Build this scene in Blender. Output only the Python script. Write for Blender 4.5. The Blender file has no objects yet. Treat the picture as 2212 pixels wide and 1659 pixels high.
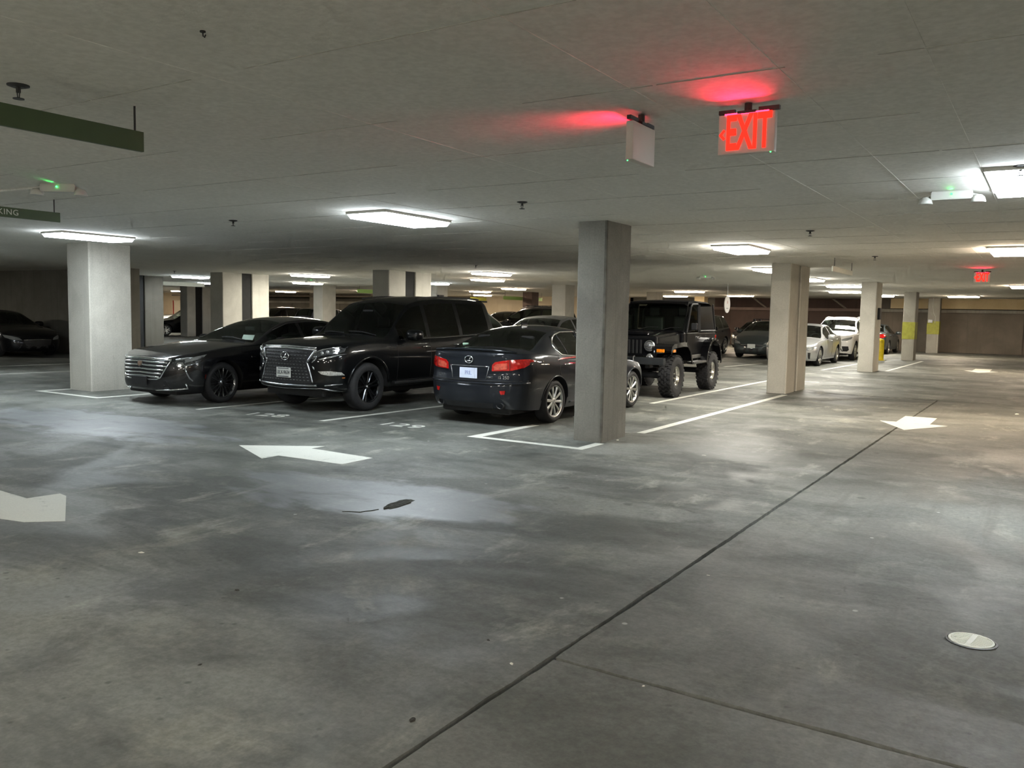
import bpy, bmesh, math, random
import numpy as np
from mathutils import Vector, Matrix

# ------------------------------------------------------------------ camera, world, exposure
SC = bpy.context.scene
C = SC.collection
FPX, YAW, PITCH, ROLL, EYE = 1826.108, -0.566694, 0.083347, 0.0187564, 1.6

def setup_camera():
    cd = bpy.data.cameras.new('camera'); co = bpy.data.objects.new('camera', cd); C.objects.link(co)
    cy, sy = math.cos(YAW), math.sin(YAW)
    f = Vector((sy, cy, 0)); r = Vector((cy, -sy, 0)); u = Vector((0, 0, 1))
    cp, sp = math.cos(PITCH), math.sin(PITCH)
    f2 = f*cp - u*sp; u2 = u*cp + f*sp
    cr, sr = math.cos(ROLL), math.sin(ROLL)
    r3 = r*cr + u2*sr; u3 = u2*cr - r*sr
    m = Matrix(((r3.x, u3.x, -f2.x, 0), (r3.y, u3.y, -f2.y, 0), (r3.z, u3.z, -f2.z, EYE), (0, 0, 0, 1)))
    co.matrix_world = m
    cd.sensor_fit = 'HORIZONTAL'; cd.sensor_width = 36.0; cd.lens = 36.0*FPX/2212.0
    cd.clip_start = 0.05; cd.clip_end = 300
    SC.camera = co
setup_camera()

w = bpy.data.worlds.new('world'); SC.world = w; w.use_nodes = True
w.node_tree.nodes['Background'].inputs[0].default_value = (0, 0, 0, 1)
w.node_tree.nodes['Background'].inputs[1].default_value = 0.0
SC.view_settings.view_transform = 'Standard'; SC.view_settings.look = 'None'
SC.view_settings.gamma = 1.0; SC.view_settings.use_curve_mapping = False
SC.view_settings.exposure = 0.0
LAMP_COOL = (0.84, 0.93, 1.0); LAMP_WARM = (1.0, 0.80, 0.60); LAMP_NEUT = (1.0, 0.95, 0.85)
LAMP_POWER = 64.0
SC.cycles.use_denoising = True
SC.cycles.max_bounces = 5; SC.cycles.diffuse_bounces = 3; SC.cycles.glossy_bounces = 2
SC.cycles.transmission_bounces = 2; SC.cycles.transparent_max_bounces = 8
SC.cycles.use_adaptive_sampling = True; SC.cycles.adaptive_threshold = 0.15; SC.cycles.adaptive_min_samples = 14
SC.cycles.sample_clamp_indirect = 6.0

# ------------------------------------------------------------------ materials
MATS = {}
def rgb(h):
    h = h.lstrip('#'); v = [int(h[i:i+2], 16)/255 for i in (0, 2, 4)]
    return tuple(c/12.92 if c <= .04045 else ((c+.055)/1.055)**2.4 for c in v)
def pmat(name, col, rough=.5, metal=0., spec=.5, coat=0., coat_rough=.05, emit=None, estr=0., noise=0., nscale=8., bump=0.):
    """principled material; the colour is gently broken up by a noise so that no surface is perfectly flat"""
    if name in MATS: return MATS[name]
    m = bpy.data.materials.new(name); m.use_nodes = True; nt = m.node_tree; b = nt.nodes['Principled BSDF']
    b.inputs['Base Color'].default_value = (*col, 1); b.inputs['Roughness'].default_value = rough
    b.inputs['Metallic'].default_value = metal; b.inputs['Specular IOR Level'].default_value = spec
    b.inputs['Coat Weight'].default_value = coat; b.inputs['Coat Roughness'].default_value = coat_rough
    if emit:
        b.inputs['Emission Color'].default_value = (*emit, 1); b.inputs['Emission Strength'].default_value = estr
    if noise > 0 or bump > 0:
        tc = nt.nodes.new('ShaderNodeTexCoord'); n = nt.nodes.new('ShaderNodeTexNoise')
        n.inputs['Scale'].default_value = nscale; n.inputs['Detail'].default_value = 4
        nt.links.new(tc.outputs['Object'], n.inputs['Vector'])
        if noise > 0:
            mp = nt.nodes.new('ShaderNodeMapRange'); mp.inputs[1].default_value = .3; mp.inputs[2].default_value = .7
            mp.inputs[3].default_value = 1-noise; mp.inputs[4].default_value = 1+noise
            mx = nt.nodes.new('ShaderNodeMix'); mx.data_type = 'RGBA'; mx.blend_type = 'MULTIPLY'; mx.inputs[0].default_value = 1
            mx.inputs[6].default_value = (*col, 1)
            nt.links.new(n.outputs['Fac'], mp.inputs[0]); nt.links.new(mp.outputs[0], mx.inputs[7])
            nt.links.new(mx.outputs[2], b.inputs['Base Color'])
        if bump > 0:
            bp = nt.nodes.new('ShaderNodeBump'); bp.inputs['Strength'].default_value = bump; bp.inputs['Distance'].default_value = .01
            nt.links.new(n.outputs['Fac'], bp.inputs['Height']); nt.links.new(bp.outputs[0], b.inputs['Normal'])
    MATS[name] = m; return m
def emat(name, col, s):
    if name in MATS: return MATS[name]
    m = bpy.data.materials.new(name); m.use_nodes = True; nt = m.node_tree
    for n in list(nt.nodes): nt.nodes.remove(n)
    o = nt.nodes.new('ShaderNodeOutputMaterial'); e = nt.nodes.new('ShaderNodeEmission')
    e.inputs[0].default_value = (*col, 1); e.inputs[1].default_value = s
    nt.links.new(e.outputs[0], o.inputs[0]); MATS[name] = m; return m
def glassmat(name, tint, rough=.0):
    """thin tinted car glass: see-through, with the Fresnel reflection of a pane"""
    if name in MATS: return MATS[name]
    m = bpy.data.materials.new(name); m.use_nodes = True; nt = m.node_tree
    for n in list(nt.nodes): nt.nodes.remove(n)
    o = nt.nodes.new('ShaderNodeOutputMaterial'); t = nt.nodes.new('ShaderNodeBsdfTransparent'); g = nt.nodes.new('ShaderNodeBsdfGlossy')
    f = nt.nodes.new('ShaderNodeFresnel'); f.inputs[0].default_value = 1.5; mx = nt.nodes.new('ShaderNodeMixShader')
    t.inputs[0].default_value = (*tint, 1); g.inputs['Roughness'].default_value = rough; g.inputs['Color'].default_value = (.95, 1, .97, 1)
    nt.links.new(f.outputs[0], mx.inputs[0]); nt.links.new(t.outputs[0], mx.inputs[1]); nt.links.new(g.outputs[0], mx.inputs[2])
    nt.links.new(mx.outputs[0], o.inputs[0]); MATS[name] = m; return m

class NT:
    """tiny helper for building node graphs"""
    def __init__(s, name):
        s.m = bpy.data.materials.new(name); s.m.use_nodes = True; s.nt = s.m.node_tree
        s.b = s.nt.nodes['Principled BSDF']; MATS[name] = s.m
    def n(s, t, **kw):
        nd = s.nt.nodes.new(t)
        for k, v in kw.items(): setattr(nd, k, v)
        return nd
    def l(s, a, b): s.nt.links.new(a, b)
    def noise(s, vec, scale, detail=4, rough=.5, dist=0.):
        n = s.n('ShaderNodeTexNoise'); n.inputs['Scale'].default_value = scale; n.inputs['Detail'].default_value = detail
        n.inputs['Roughness'].default_value = rough; n.inputs['Distortion'].default_value = dist
        s.l(vec, n.inputs['Vector']); return n.outputs['Fac']
    def ramp(s, fac, a, b, lo=0., hi=1.):
        m = s.n('ShaderNodeMapRange'); m.interpolation_type = 'SMOOTHSTEP'
        for i, v in zip((1, 2, 3, 4), (a, b, lo, hi)): m.inputs[i].default_value = v
        s.l(fac, m.inputs[0]); return m.outputs[0]
    def math(s, op, a, b=None):
        m = s.n('ShaderNodeMath', operation=op)
        for i, v in enumerate((a, b)):
            if v is None: continue
            if isinstance(v, (int, float)): m.inputs[i].default_value = v
            else: s.l(v, m.inputs[i])
        return m.outputs[0]
    def mix(s, fac, a, b, mode='MIX'):
        m = s.n('ShaderNodeMix', data_type='RGBA', blend_type=mode)
        for i, v in ((0, fac), (6, a), (7, b)):
            if isinstance(v, (int, float)): m.inputs[i].default_value = v
            elif isinstance(v, tuple): m.inputs[i].default_value = (*v[:3], 1)
            else: s.l(v, m.inputs[i])
        return m.outputs[2]
    def scaled(s, vec, sc):
        m = s.n('ShaderNodeMapping'); m.inputs['Scale'].default_value = sc; s.l(vec, m.inputs['Vector']); return m.outputs[0]

def floor_material():
    k = NT('sealed_concrete_floor'); tc = k.n('ShaderNodeTexCoord').outputs['Object']
    sep = k.n('ShaderNodeSeparateXYZ'); k.l(tc, sep.inputs[0]); X, Y = sep.outputs[0], sep.outputs[1]
    big = k.noise(tc, .42, 5, .6, .6); mid = k.noise(tc, 1.7, 6, .65, .4); fine = k.noise(tc, 60, 3, .6)
    streak_y = k.noise(k.scaled(tc, (7, .22, 1)), 1.0, 4, .6); streak_x = k.noise(k.scaled(tc, (.25, 3.2, 1)), 1.0, 5, .6, .3)
    grime = k.noise(k.scaled(tc, (.5, 1.3, 1)), .55, 6, .68, .4)
    lane = k.ramp(X, -2.1, -1.7)                      # the slab east of the long joint has its own grey tone and roughness
    col = k.mix(k.ramp(big, .32, .68), rgb('#656762'), rgb('#8e8f89'))
    col = k.mix(k.math('MULTIPLY', k.ramp(grime, .42, .62), .80), col, rgb('#474a44'))
    col = k.mix(k.math('MULTIPLY', k.ramp(mid, .52, .70), .42), col, rgb('#a9a89c'))
    blot = k.noise(tc, 1.1, 7, .70, .3)
    col = k.mix(k.math('MULTIPLY', k.ramp(blot, .50, .66), .62), col, rgb('#454740'))
    worn = k.noise(k.scaled(tc, (1.6, .7, 1)), 1.3, 6, .68, .2)
    col = k.mix(k.math('MULTIPLY', k.ramp(worn, .56, .70), .5), col, rgb('#b7b6aa'))
    col = k.mix(k.math('MULTIPLY', k.ramp(streak_x, .5, .75), k.math('MULTIPLY', k.math('SUBTRACT', 1.0, lane), .30)), col, rgb('#4e524c'))
    col = k.mix(k.math('MULTIPLY', k.ramp(streak_y, .52, .70), k.math('MULTIPLY', lane, .42)), col, rgb('#5c5a53'))
    col = k.mix(k.math('MULTIPLY', lane, .35), col, rgb('#6c6b64'))
    # spilt pale patches and speckle of chewing gum, oil drips
    v = k.n('ShaderNodeTexVoronoi'); v.inputs['Scale'].default_value = 1.9; k.l(tc, v.inputs['Vector'])
    n2 = k.noise(tc, 14, 2)
    d = k.math('ADD', v.outputs['Distance'], k.math('MULTIPLY', k.math('SUBTRACT', n2, .5), .03))
    col = k.mix(k.math('MULTIPLY', k.ramp(d, .036, .022), .55), col, rgb('#d5d4ca'))
    v2 = k.n('ShaderNodeTexVoronoi'); v2.inputs['Scale'].default_value = 1.15; k.l(tc, v2.inputs['Vector'])
    d2 = k.math('ADD', v2.outputs['Distance'], k.math('MULTIPLY', k.math('SUBTRACT', n2, .5), .06))
    col = k.mix(k.math('MULTIPLY', k.ramp(d2, .065, .03), .6), col, rgb('#3a3b37'))
    v3 = k.n('ShaderNodeTexVoronoi'); v3.inputs['Scale'].default_value = 6.5; k.l(tc, v3.inputs['Vector'])
    d3 = k.math('ADD', v3.outputs['Distance'], k.math('MULTIPLY', k.math('SUBTRACT', n2, .5), .16))
    col = k.mix(k.math('MULTIPLY', k.ramp(d3, .12, .04), k.ramp(big, .42, .56, 0., .55)), col, rgb('#3d3e39'))
    grain = k.noise(tc, 22, 4, .7)
    col = k.mix(k.ramp(grain, .35, .65), k.mix(1.0, col, (.84, .84, .83), 'MULTIPLY'), k.mix(1.0, col, (1.08, 1.08, 1.07), 'MULTIPLY'))
    col = k.mix(k.ramp(fine, .3, .7), k.mix(1.0, col, (.86, .86, .86), 'MULTIPLY'), col)
    col = k.mix(1.0, col, (.90, .90, .90), 'MULTIPLY')
    k.l(col, k.b.inputs['Base Color'])
    # worn sealer: the gloss comes and goes in patches
    gl = k.noise(tc, .62, 3, .5, 1.2)
    r = k.math('ADD', k.ramp(gl, .44, .56, .70, .56), k.math('MULTIPLY', k.math('SUBTRACT', mid, .5), .25))
    r = k.math('ADD', r, k.math('MULTIPLY', lane, .06))
    # two smoother sealed patches, ragged edges; lamp sheen painted in as bluish tint
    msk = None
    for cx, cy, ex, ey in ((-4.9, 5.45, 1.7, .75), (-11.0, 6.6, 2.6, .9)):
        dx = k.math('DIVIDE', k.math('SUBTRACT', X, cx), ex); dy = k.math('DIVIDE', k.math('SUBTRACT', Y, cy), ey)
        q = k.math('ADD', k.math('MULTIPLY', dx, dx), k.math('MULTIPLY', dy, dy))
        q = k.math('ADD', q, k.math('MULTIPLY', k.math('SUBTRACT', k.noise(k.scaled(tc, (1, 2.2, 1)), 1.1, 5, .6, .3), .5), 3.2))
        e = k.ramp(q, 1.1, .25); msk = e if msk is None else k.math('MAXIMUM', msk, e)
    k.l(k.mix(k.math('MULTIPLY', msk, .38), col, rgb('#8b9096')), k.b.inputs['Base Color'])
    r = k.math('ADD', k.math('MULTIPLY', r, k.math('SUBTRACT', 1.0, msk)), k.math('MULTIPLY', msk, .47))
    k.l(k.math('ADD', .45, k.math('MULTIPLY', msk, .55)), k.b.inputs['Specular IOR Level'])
    k.l(r, k.b.inputs['Roughness'])
    bp = k.n('ShaderNodeBump'); bp.inputs['Strength'].default_value = .25; bp.inputs['Distance'].default_value = .006
    k.l(k.math('ADD', k.math('MULTIPLY', fine, .4), mid), bp.inputs['Height']); k.l(bp.outputs[0], k.b.inputs['Normal'])
    return k.m
def concrete(name, a, b, streak=.5, rough=.85, scale=1., tint=None, pores=True):
    k = NT(name); tc = k.n('ShaderNodeTexCoord').outputs['Object']
    big = k.noise(tc, .9*scale, 5, .6, .4); run = k.noise(k.scaled(tc, (9*scale, 9*scale, .35)), 1.0, 4, .6); fine = k.noise(tc, 45*scale, 3)
    col = k.mix(k.ramp(big, .3, .7), a, b)
    dark = tuple(c*.62 for c in a)
    col = k.mix(k.math('MULTIPLY', k.ramp(run, .5, .74), streak), col, dark)
    col = k.mix(k.ramp(fine, .25, .75), k.mix(1.0, col, (.87, .87, .86), 'MULTIPLY'), col)
    if pores:
        v = k.n('ShaderNodeTexVoronoi'); v.inputs['Scale'].default_value = 9; k.l(tc, v.inputs['Vector'])
        col = k.mix(k.math('MULTIPLY', k.ramp(v.outputs['Distance'], .09, .05), .5), col, dark)
    k.l(col, k.b.inputs['Base Color']); k.b.inputs['Roughness'].default_value = rough; k.b.inputs['Specular IOR Level'].default_value = .3
    bp = k.n('ShaderNodeBump'); bp.inputs['Strength'].default_value = .3; bp.inputs['Distance'].default_value = .006
    k.l(k.math('ADD', fine, k.math('MULTIPLY', run, 1.5)), bp.inputs['Height']); k.l(bp.outputs[0], k.b.inputs['Normal'])
    return k.m
def paint_material(name, col, under):
    """road paint: worn through in places to the slab colour"""
    k = NT(name); tc = k.n('ShaderNodeTexCoord').outputs['Object']
    wv = k.noise(tc, 5, 6, .7, .5); fine = k.noise(tc, 70, 2)
    c = k.mix(k.math('MULTIPLY', k.ramp(wv, .56, .72), .65), col, under)
    c = k.mix(k.ramp(fine, .2, .8), k.mix(1.0, c, (.9, .9, .9), 'MULTIPLY'), c)
    k.l(c, k.b.inputs['Base Color']); k.b.inputs['Roughness'].default_value = .6
    return k.m

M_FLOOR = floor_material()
M_CEIL = concrete('painted_concrete_ceiling', rgb('#eae8e0'), rgb('#f0eee6'), streak=0., rough=.9, scale=.6, pores=False)
M_COL = concrete('grey_board_marked_concrete', rgb('#97948a'), rgb('#b0ada2'), streak=.45)
M_COLP = concrete('pale_smooth_concrete', rgb('#b6b3a8'), rgb('#cbc8bd'), streak=.25)
M_WALLD = concrete('dark_grey_block_wall', rgb('#7a766a'), rgb('#88847a'), streak=.3)
M_WALLB = concrete('brown_grey_wall', rgb('#7a7266'), rgb('#8a8175'), streak=.35)
M_WALLR = concrete('dull_red_brown_wall', rgb('#53453f'), rgb('#5e4f48'), streak=.3)
M_WALLC = concrete('cream_wall', rgb('#cfc2a8'), rgb('#dccfb6'), streak=.1)
M_TAN = concrete('tan_painted_beam', rgb('#c8b48c'), rgb('#d3c09a'), streak=.1)
M_PAINT = paint_material('white_road_paint', rgb('#d8d9cf'), rgb('#8a8b85'))
M_JOINT = pmat('black_joint_sealant', rgb('#151512'), .8, noise=.3)
M_BLACKPL = pmat('black_plastic', (.012, .012, .013), .55, noise=.2)
M_RUBBER = pmat('tyre_rubber', (.014, .014, .015), .75, noise=.25, nscale=30, bump=.2)
M_CHROME = pmat('chrome', (.88, .89, .90), .16, 1.0, noise=.03)
M_SILVER = pmat('silver_alloy', (.62, .62, .60), .28, 1.0, noise=.05)
M_DARKALLOY = pmat('gloss_dark_alloy', (.05, .052, .056), .22, .9, noise=.1)
M_WHITEPL = pmat('white_plastic', rgb('#cfcfc8'), .45, noise=.03)
M_STEEL = pmat('dull_steel', (.33, .33, .32), .45, .9, noise=.1)
M_DARKMETAL = pmat('dark_metal', (.05, .05, .048), .5, .6, noise=.15)
M_GREEN = pmat('deep_green_sign', rgb('#3f5230'), .5, noise=.05)
M_LGREEN = pmat('light_green_sign', rgb('#9cc46a'), .5, noise=.05)
M_WSIGN = pmat('off_white_sign', rgb('#d8dcd0'), .5, noise=.04)
M_YELLOW = pmat('yellow_paint', rgb('#d9c11e'), .5, noise=.12)
M_LIME = pmat('lime_yellow_paint', rgb('#9a9b3a'), .6, noise=.15)
M_RED = pmat('red_enamel', rgb('#a01a16'), .4, noise=.08)
M_LAMPHOUSE = pmat('white_enamel', rgb('#dddcd4'), .4, noise=.02)

# ------------------------------------------------------------------ mesh helpers
def link(name, me, mat=None, parent=None):
    o = bpy.data.objects.new(name, me); C.objects.link(o)
    if mat is not None and me is not None:
        for m in (mat if isinstance(mat, (list, tuple)) else [mat]): me.materials.append(m)
    if parent is not None: o.parent = parent
    return o
def obj(name, bm, mat, parent=None, smooth=False, loc=None):
    me = bpy.data.meshes.new(name); bmesh.ops.recalc_face_normals(bm, faces=bm.faces[:]); bm.to_mesh(me); bm.free()
    if smooth:
        for p in me.polygons: p.use_smooth = True
    o = link(name, me, mat, parent)
    if loc is not None: o.location = loc
    return o
def thing(name, label, cat, loc=(0, 0, 0), rotz=0., group=None):
    o = bpy.data.objects.new(name, None); C.objects.link(o); o.empty_display_size = .2
    o.location = loc; o.rotation_euler = (0, 0, rotz); tag(o, label, cat, group); return o
def tag(o, label, cat, group=None):
    o['label'] = label; o['category'] = cat
    if group: o['group'] = group
    return o
def struct(o): o['kind'] = 'structure'; return o
def box(bm, x0, x1, y0, y1, z0, z1, bev=0., seg=2):
    r = bmesh.ops.create_cube(bm, size=1.0); vs = r['verts']
    for v in vs: v.co = Vector((x0+(v.co.x+.5)*(x1-x0), y0+(v.co.y+.5)*(y1-y0), z0+(v.co.z+.5)*(z1-z0)))
    if bev > 0:
        es = list({e for v in vs for e in v.link_edges})
        bmesh.ops.bevel(bm, geom=es, offset=bev, segments=seg, affect='EDGES', profile=.6)
    return bm
def nb(): return bmesh.new()
def bx(*a, bev=0., seg=2): return box(nb(), *a, bev=bev, seg=seg)
def cyl(bm, p0, p1, r0, r1=None, n=16, cap=True):
    p0, p1 = Vector(p0), Vector(p1); r1 = r0 if r1 is None else r1; d = (p1-p0).normalized()
    a = d.orthogonal().normalized(); b = d.cross(a); rings = []
    for p, r in ((p0, r0), (p1, r1)):
        rings.append([bm.verts.new(p+(a*math.cos(t)+b*math.sin(t))*r) for t in [2*math.pi*i/n for i in range(n)]])
    for i in range(n): bm.faces.new((rings[0][i], rings[0][(i+1) % n], rings[1][(i+1) % n], rings[1][i]))
    if cap: bm.faces.new(rings[0][::-1]); bm.faces.new(rings[1])
    return bm
def tube(bm, pts, r, n=8, closed=False, flat=None):
    """sweep a round (or flattened, flat=(up-vector, scale)) section along a polyline"""
    pts = [Vector(p) for p in pts]; rings = []; N = len(pts); prev = None
    for i, p in enumerate(pts):
        if closed: d = pts[(i+1) % N]-pts[i-1]
        else: d = pts[min(i+1, N-1)]-pts[max(i-1, 0)]
        d.normalize()
        a = d.orthogonal().normalized() if prev is None else (prev-d*prev.dot(d)).normalized()
        prev = a; b = d.cross(a); rr = r[i] if isinstance(r, (list, tuple)) else r
        rings.append([bm.verts.new(p+(a*math.cos(t)+b*math.sin(t))*rr) for t in [2*math.pi*k/n for k in range(n)]])
    for i in range(N if closed else N-1):
        A, B = rings[i], rings[(i+1) % N]
        for k in range(n): bm.faces.new((A[k], A[(k+1) % n], B[(k+1) % n], B[k]))
    if not closed: bm.faces.new(rings[0][::-1]); bm.faces.new(rings[-1])
    return bm
def lathe(bm, prof, axis='X', n=40, c=(0, 0, 0)):
    """revolve (radius, along) pairs about an axis"""
    rings = []
    for r, a in prof:
        ring = []
        for i in range(n):
            t = 2*math.pi*i/n; u, v = r*math.cos(t), r*math.sin(t)
            p = (a, u, v) if axis == 'X' else ((u, a, v) if axis == 'Y' else (u, v, a))
            ring.append(bm.verts.new(Vector(p)+Vector(c)))
        rings.append(ring)
    for A, B in zip(rings, rings[1:]):
        for i in range(n): bm.faces.new((A[i], A[(i+1) % n], B[(i+1) % n], B[i]))
    return bm
def prism(bm, poly, z0, z1):
    """extrude a 2-D polygon (x, y) from z0 to z1"""
    a = [bm.verts.new((x, y, z0)) for x, y in poly]; b = [bm.verts.new((x, y, z1)) for x, y in poly]; n = len(poly)
    bm.faces.new(a[::-1]); bm.faces.new(b)
    for i in range(n): bm.faces.new((a[i], a[(i+1) % n], b[(i+1) % n], b[i]))
    return bm
def text_bm(s, size, depth, align='CENTER', spacing=1.0, bold=0.):
    cu = bpy.data.curves.new('t', 'FONT'); cu.body = s; cu.size = size; cu.extrude = depth/2; cu.align_x = align; cu.align_y = 'CENTER'
    cu.space_character = spacing; cu.offset = bold; cu.resolution_u = 3
    o = bpy.data.objects.new('t', cu); C.objects.link(o); dg = bpy.context.evaluated_depsgraph_get(); dg.update()
    me = bpy.data.meshes.new_from_object(o.evaluated_get(dg)); bm = nb(); bm.from_mesh(me)
    bpy.data.objects.remove(o); bpy.data.curves.remove(cu); bpy.data.meshes.remove(me)
    return bm                       # lies in the XY plane, reads along +X, faces +Z
def xform(bm, m): bmesh.ops.transform(bm, matrix=m, verts=bm.verts[:]); return bm
def copy_tree(o, parent=None):
    c = o.copy(); C.objects.link(c); c.parent = parent
    for ch in list(o.children): copy_tree(ch, c)
    return c
# ------------------------------------------------------------------ the setting
CZ = 2.76
XL, XR, YN, YF = -78.0, 14.0, -14.0, 50.2
rnd = random.Random(4)

M_LEDGER = concrete('pinkish_ledge', rgb('#796861'), rgb('#85746c'), streak=.2)
floor = struct(obj('floor', bx(XL, XR, YN, YF+.4, -.25, -.034), M_JOINT))
def wavy(p, q, step, amp, seed):
    """points along a straight slab edge, ragged like a worn arris"""
    r = random.Random(seed); n = max(2, int(math.hypot(q[0]-p[0], q[1]-p[1])/step)); out = []
    nx, ny = -(q[1]-p[1]), q[0]-p[0]; L = math.hypot(nx, ny); nx /= L; ny /= L; wv = 0
    for i in range(n):
        t = i/n; wv = wv*.6+r.uniform(-amp, amp)
        out.append((p[0]+(q[0]-p[0])*t+nx*wv, p[1]+(q[1]-p[1])*t+ny*wv))
    return out
def slab(corners, ragged, seed):
    poly = []
    for i in range(len(corners)):
        p, q = corners[i], corners[(i+1) % len(corners)]
        poly += wavy(p, q, .07, .0035, seed+i) if ragged[i] else [p]
    return poly
JX, JY, EY = -1.88, 3.345, 19.02; g = .015
def slab_obj(poly):
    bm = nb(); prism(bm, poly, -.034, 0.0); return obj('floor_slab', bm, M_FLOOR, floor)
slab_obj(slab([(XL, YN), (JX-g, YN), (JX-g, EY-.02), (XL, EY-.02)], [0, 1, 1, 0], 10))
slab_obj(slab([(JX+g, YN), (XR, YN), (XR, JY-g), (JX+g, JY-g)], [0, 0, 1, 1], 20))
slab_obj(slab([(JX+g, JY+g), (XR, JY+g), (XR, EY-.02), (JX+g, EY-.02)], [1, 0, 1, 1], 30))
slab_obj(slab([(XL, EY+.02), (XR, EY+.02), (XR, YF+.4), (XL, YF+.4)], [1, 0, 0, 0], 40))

ceiling = struct(obj('ceiling', bx(XL, XR, YN, YF+.4, CZ, CZ+.3), M_CEIL))
M_SEAM = pmat('grey_seam', rgb('#b9b6ac'), .9, noise=.2)  # a greyer tone than the ceiling slab
# seams left by the formwork boards, thin fins under the slab, broken where they were chipped off
for k in range(12):
    y = 2.84+1.22*k; bm = nb(); x = -9.0-.8*k
    while x < 6:
        ln = rnd.uniform(.5, 2.2); box(bm, x, min(6, x+ln), y-.0025+rnd.uniform(-.0015, .0015), y+.003, CZ-.0025, CZ+.01); x += ln+rnd.choice([.02, .02, .4, .9])
    obj('formwork_seam', bm, M_SEAM, ceiling)
for x in (-6.1, -3.66, -1.9, -1.15, -.53, 2.44):
    obj('formwork_seam', bx(x-.004, x+.004, -3, 17.5, CZ-.0018, CZ+.01), M_CEIL, ceiling)

def wall(name, x0, x1, y0, y1, m, z1=CZ): return struct(obj(name, bx(x0, x1, y0, y1, 0, z1), m))
wall('wall_right', XR, XR+.3, YN, YF+.4, M_WALLB)
wall('wall_front', XL, XR, YN-.3, YN, M_WALLB)
wall('wall_left', XL-.3, XL, YN, YF+.4, M_WALLC)
wall('wall_side', -60.0, -24.0, 15.75, 16.05, M_WALLD)
# the far wall changes finish along its length: (x0, x1, y, lower material)
far = [(XL, -59.5, 44.0, M_WALLC), (-59.5, -40.5, 44.0, M_WALLD), (-40.5, -22.8, 49.2, M_WALLC), (-22.8, -17.4, 49.2, M_WALLD),
       (-17.4, -8.6, 49.2, M_WALLR), (-8.6, XR, 49.2, M_WALLB)]
for i, (x0, x1, y, m) in enumerate(far):
    tier = m in (M_WALLR, M_WALLB, M_WALLD)      # these stretches stop at a ledge with a dark recess above
    wb = struct(obj('wall_back_%d' % (i+1), bx(x0, x1, y, y+.5, 0, 2.05 if tier else CZ), m))
    if tier:
        obj('recess_wall', bx(x0, x1, y+.95, y+1.15, 1.9, CZ), m, wb)
        obj('ledge', bx(x0+.02, x1-.02, y-.14, y+.55, 2.05, 2.21, bev=.012), {M_WALLR: M_LEDGER}.get(m, M_COL), wb)
        if m is not M_WALLR:
            for xx in np.arange(x0+2.5, x1-1, 4.8): obj('wall_rib', bx(xx, xx+.08, y-.05, y+.01, 0.0, 2.05), m, wb)
    if m is M_WALLB:
        obj('soffit_beam', bx(x0+1.3, x1, y-.55, y-.25, 2.24, CZ), M_TAN, wb)
    if m is M_WALLR:
        for xx in (-14.8, -10.4): obj('brace', cyl(nb(), (xx, y+.2, CZ-.02), (xx+.75, y+.1, 2.2), .05, n=10), M_WALLB, wb)
# an opening light-coloured return wall far left, with a red hose cabinet
dw = struct(obj('door_1', bx(-61.2, -60.0, 43.85, 44.0, 0, 2.15), pmat('cream_door', rgb('#d9d2bd'), .6, noise=.05)))
obj('door_edge', bx(-61.05, -60.98, 43.8, 43.86, 0, 2.15), M_RED, dw)

# ---- columns: (x, y) of the corner nearest the camera, width across, depth away, material
def column(x, y, sx, sy, m, label, halves=None, group=None):
    t = thing('concrete_column', label, 'column', (x-sx/2, y, 0), 0, group)
    hv = halves or [(y, y+sy)]
    for a, b in hv:
        bm = nb(); box(bm, -sx/2, sx/2, a-y, b-y, 0, CZ+.02)
        vert = [e for e in bm.edges if abs(e.verts[0].co.z-e.verts[1].co.z) > 1]
        bmesh.ops.bevel(bm, geom=vert, offset=.018, segments=1, affect='EDGES')
        obj('shaft', bm, m, t)
    if len(hv) == 2:
        bm = nb(); box(bm, -sx/2+.05, sx/2-.06, hv[0][1]-y-.005, hv[1][0]-y+.005, 0, CZ+.02); obj('joint_filler', bm, M_JOINT, t)
    return t
M_SHADY = concrete('shade_darkened_column', rgb('#57534a'), rgb('#646056'), streak=.3)  # shade on the double column is put into this darker colour
M_COLA = concrete('darker_board_marked_concrete', rgb('#7b7870'), rgb('#928f86'), streak=.55)
colA = column(-4.69, 9.48, .40, .72, M_COLA, 'bare grey column in front of the dark sedan seen from behind, nearest of all columns')
obj('edge_strip', bx(.178, .205, -.006, .02, .02, CZ), pmat('dark_edge_strip', rgb('#625f56'), .9, noise=.3), colA)  # narrow darker strip down the front corner
column(-15.02, 9.02, .72, .85, M_COLP, 'thick pale column left of the black sedan with the chrome bar grille')
column(-4.71, 18.25, .41, 1.65, M_COLP, 'split double column with a dark gap, beside the black off-roader', [(18.25, 18.95), (19.14, 19.90)])
cC = column(-4.60, 27.95, .46, .95, M_COLP, 'slim column in front of the white crossover, small black box on its side')
obj('call_box', bx(.232, .30, .30, .58, 1.62, 1.98, bev=.01), M_BLACKPL, cC)
cD = column(-4.68, 37.5, .46, .75, M_COL, 'column with a broad lime yellow band, nearer one of the two banded columns')
bm = nb(); box(bm, -.236, .236, -.006, .756, .86, 1.55); obj('painted_band', bm, M_LIME, cD)
cE = column(-4.80, 47.3, .55, .55, M_COL, 'farthest column with a yellow band and a cable running down it')
bm = nb(); box(bm, -.281, .281, -.006, .556, .95, 1.6); obj('painted_band', bm, M_LIME, cE)
bm = nb(); tube(bm, [(-.05, -.02, CZ), (-.05, -.02, 2.3), (.0, -.02, 2.0), (.08, -.02, 1.85), (.08, -.02, 1.5)], .014); obj('cable', bm, M_WHITEPL, cE)
obj('junction_box', bx(-.24, -.02, -.07, -.005, 1.52, 1.68, bev=.01), M_STEEL, cE)
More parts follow.
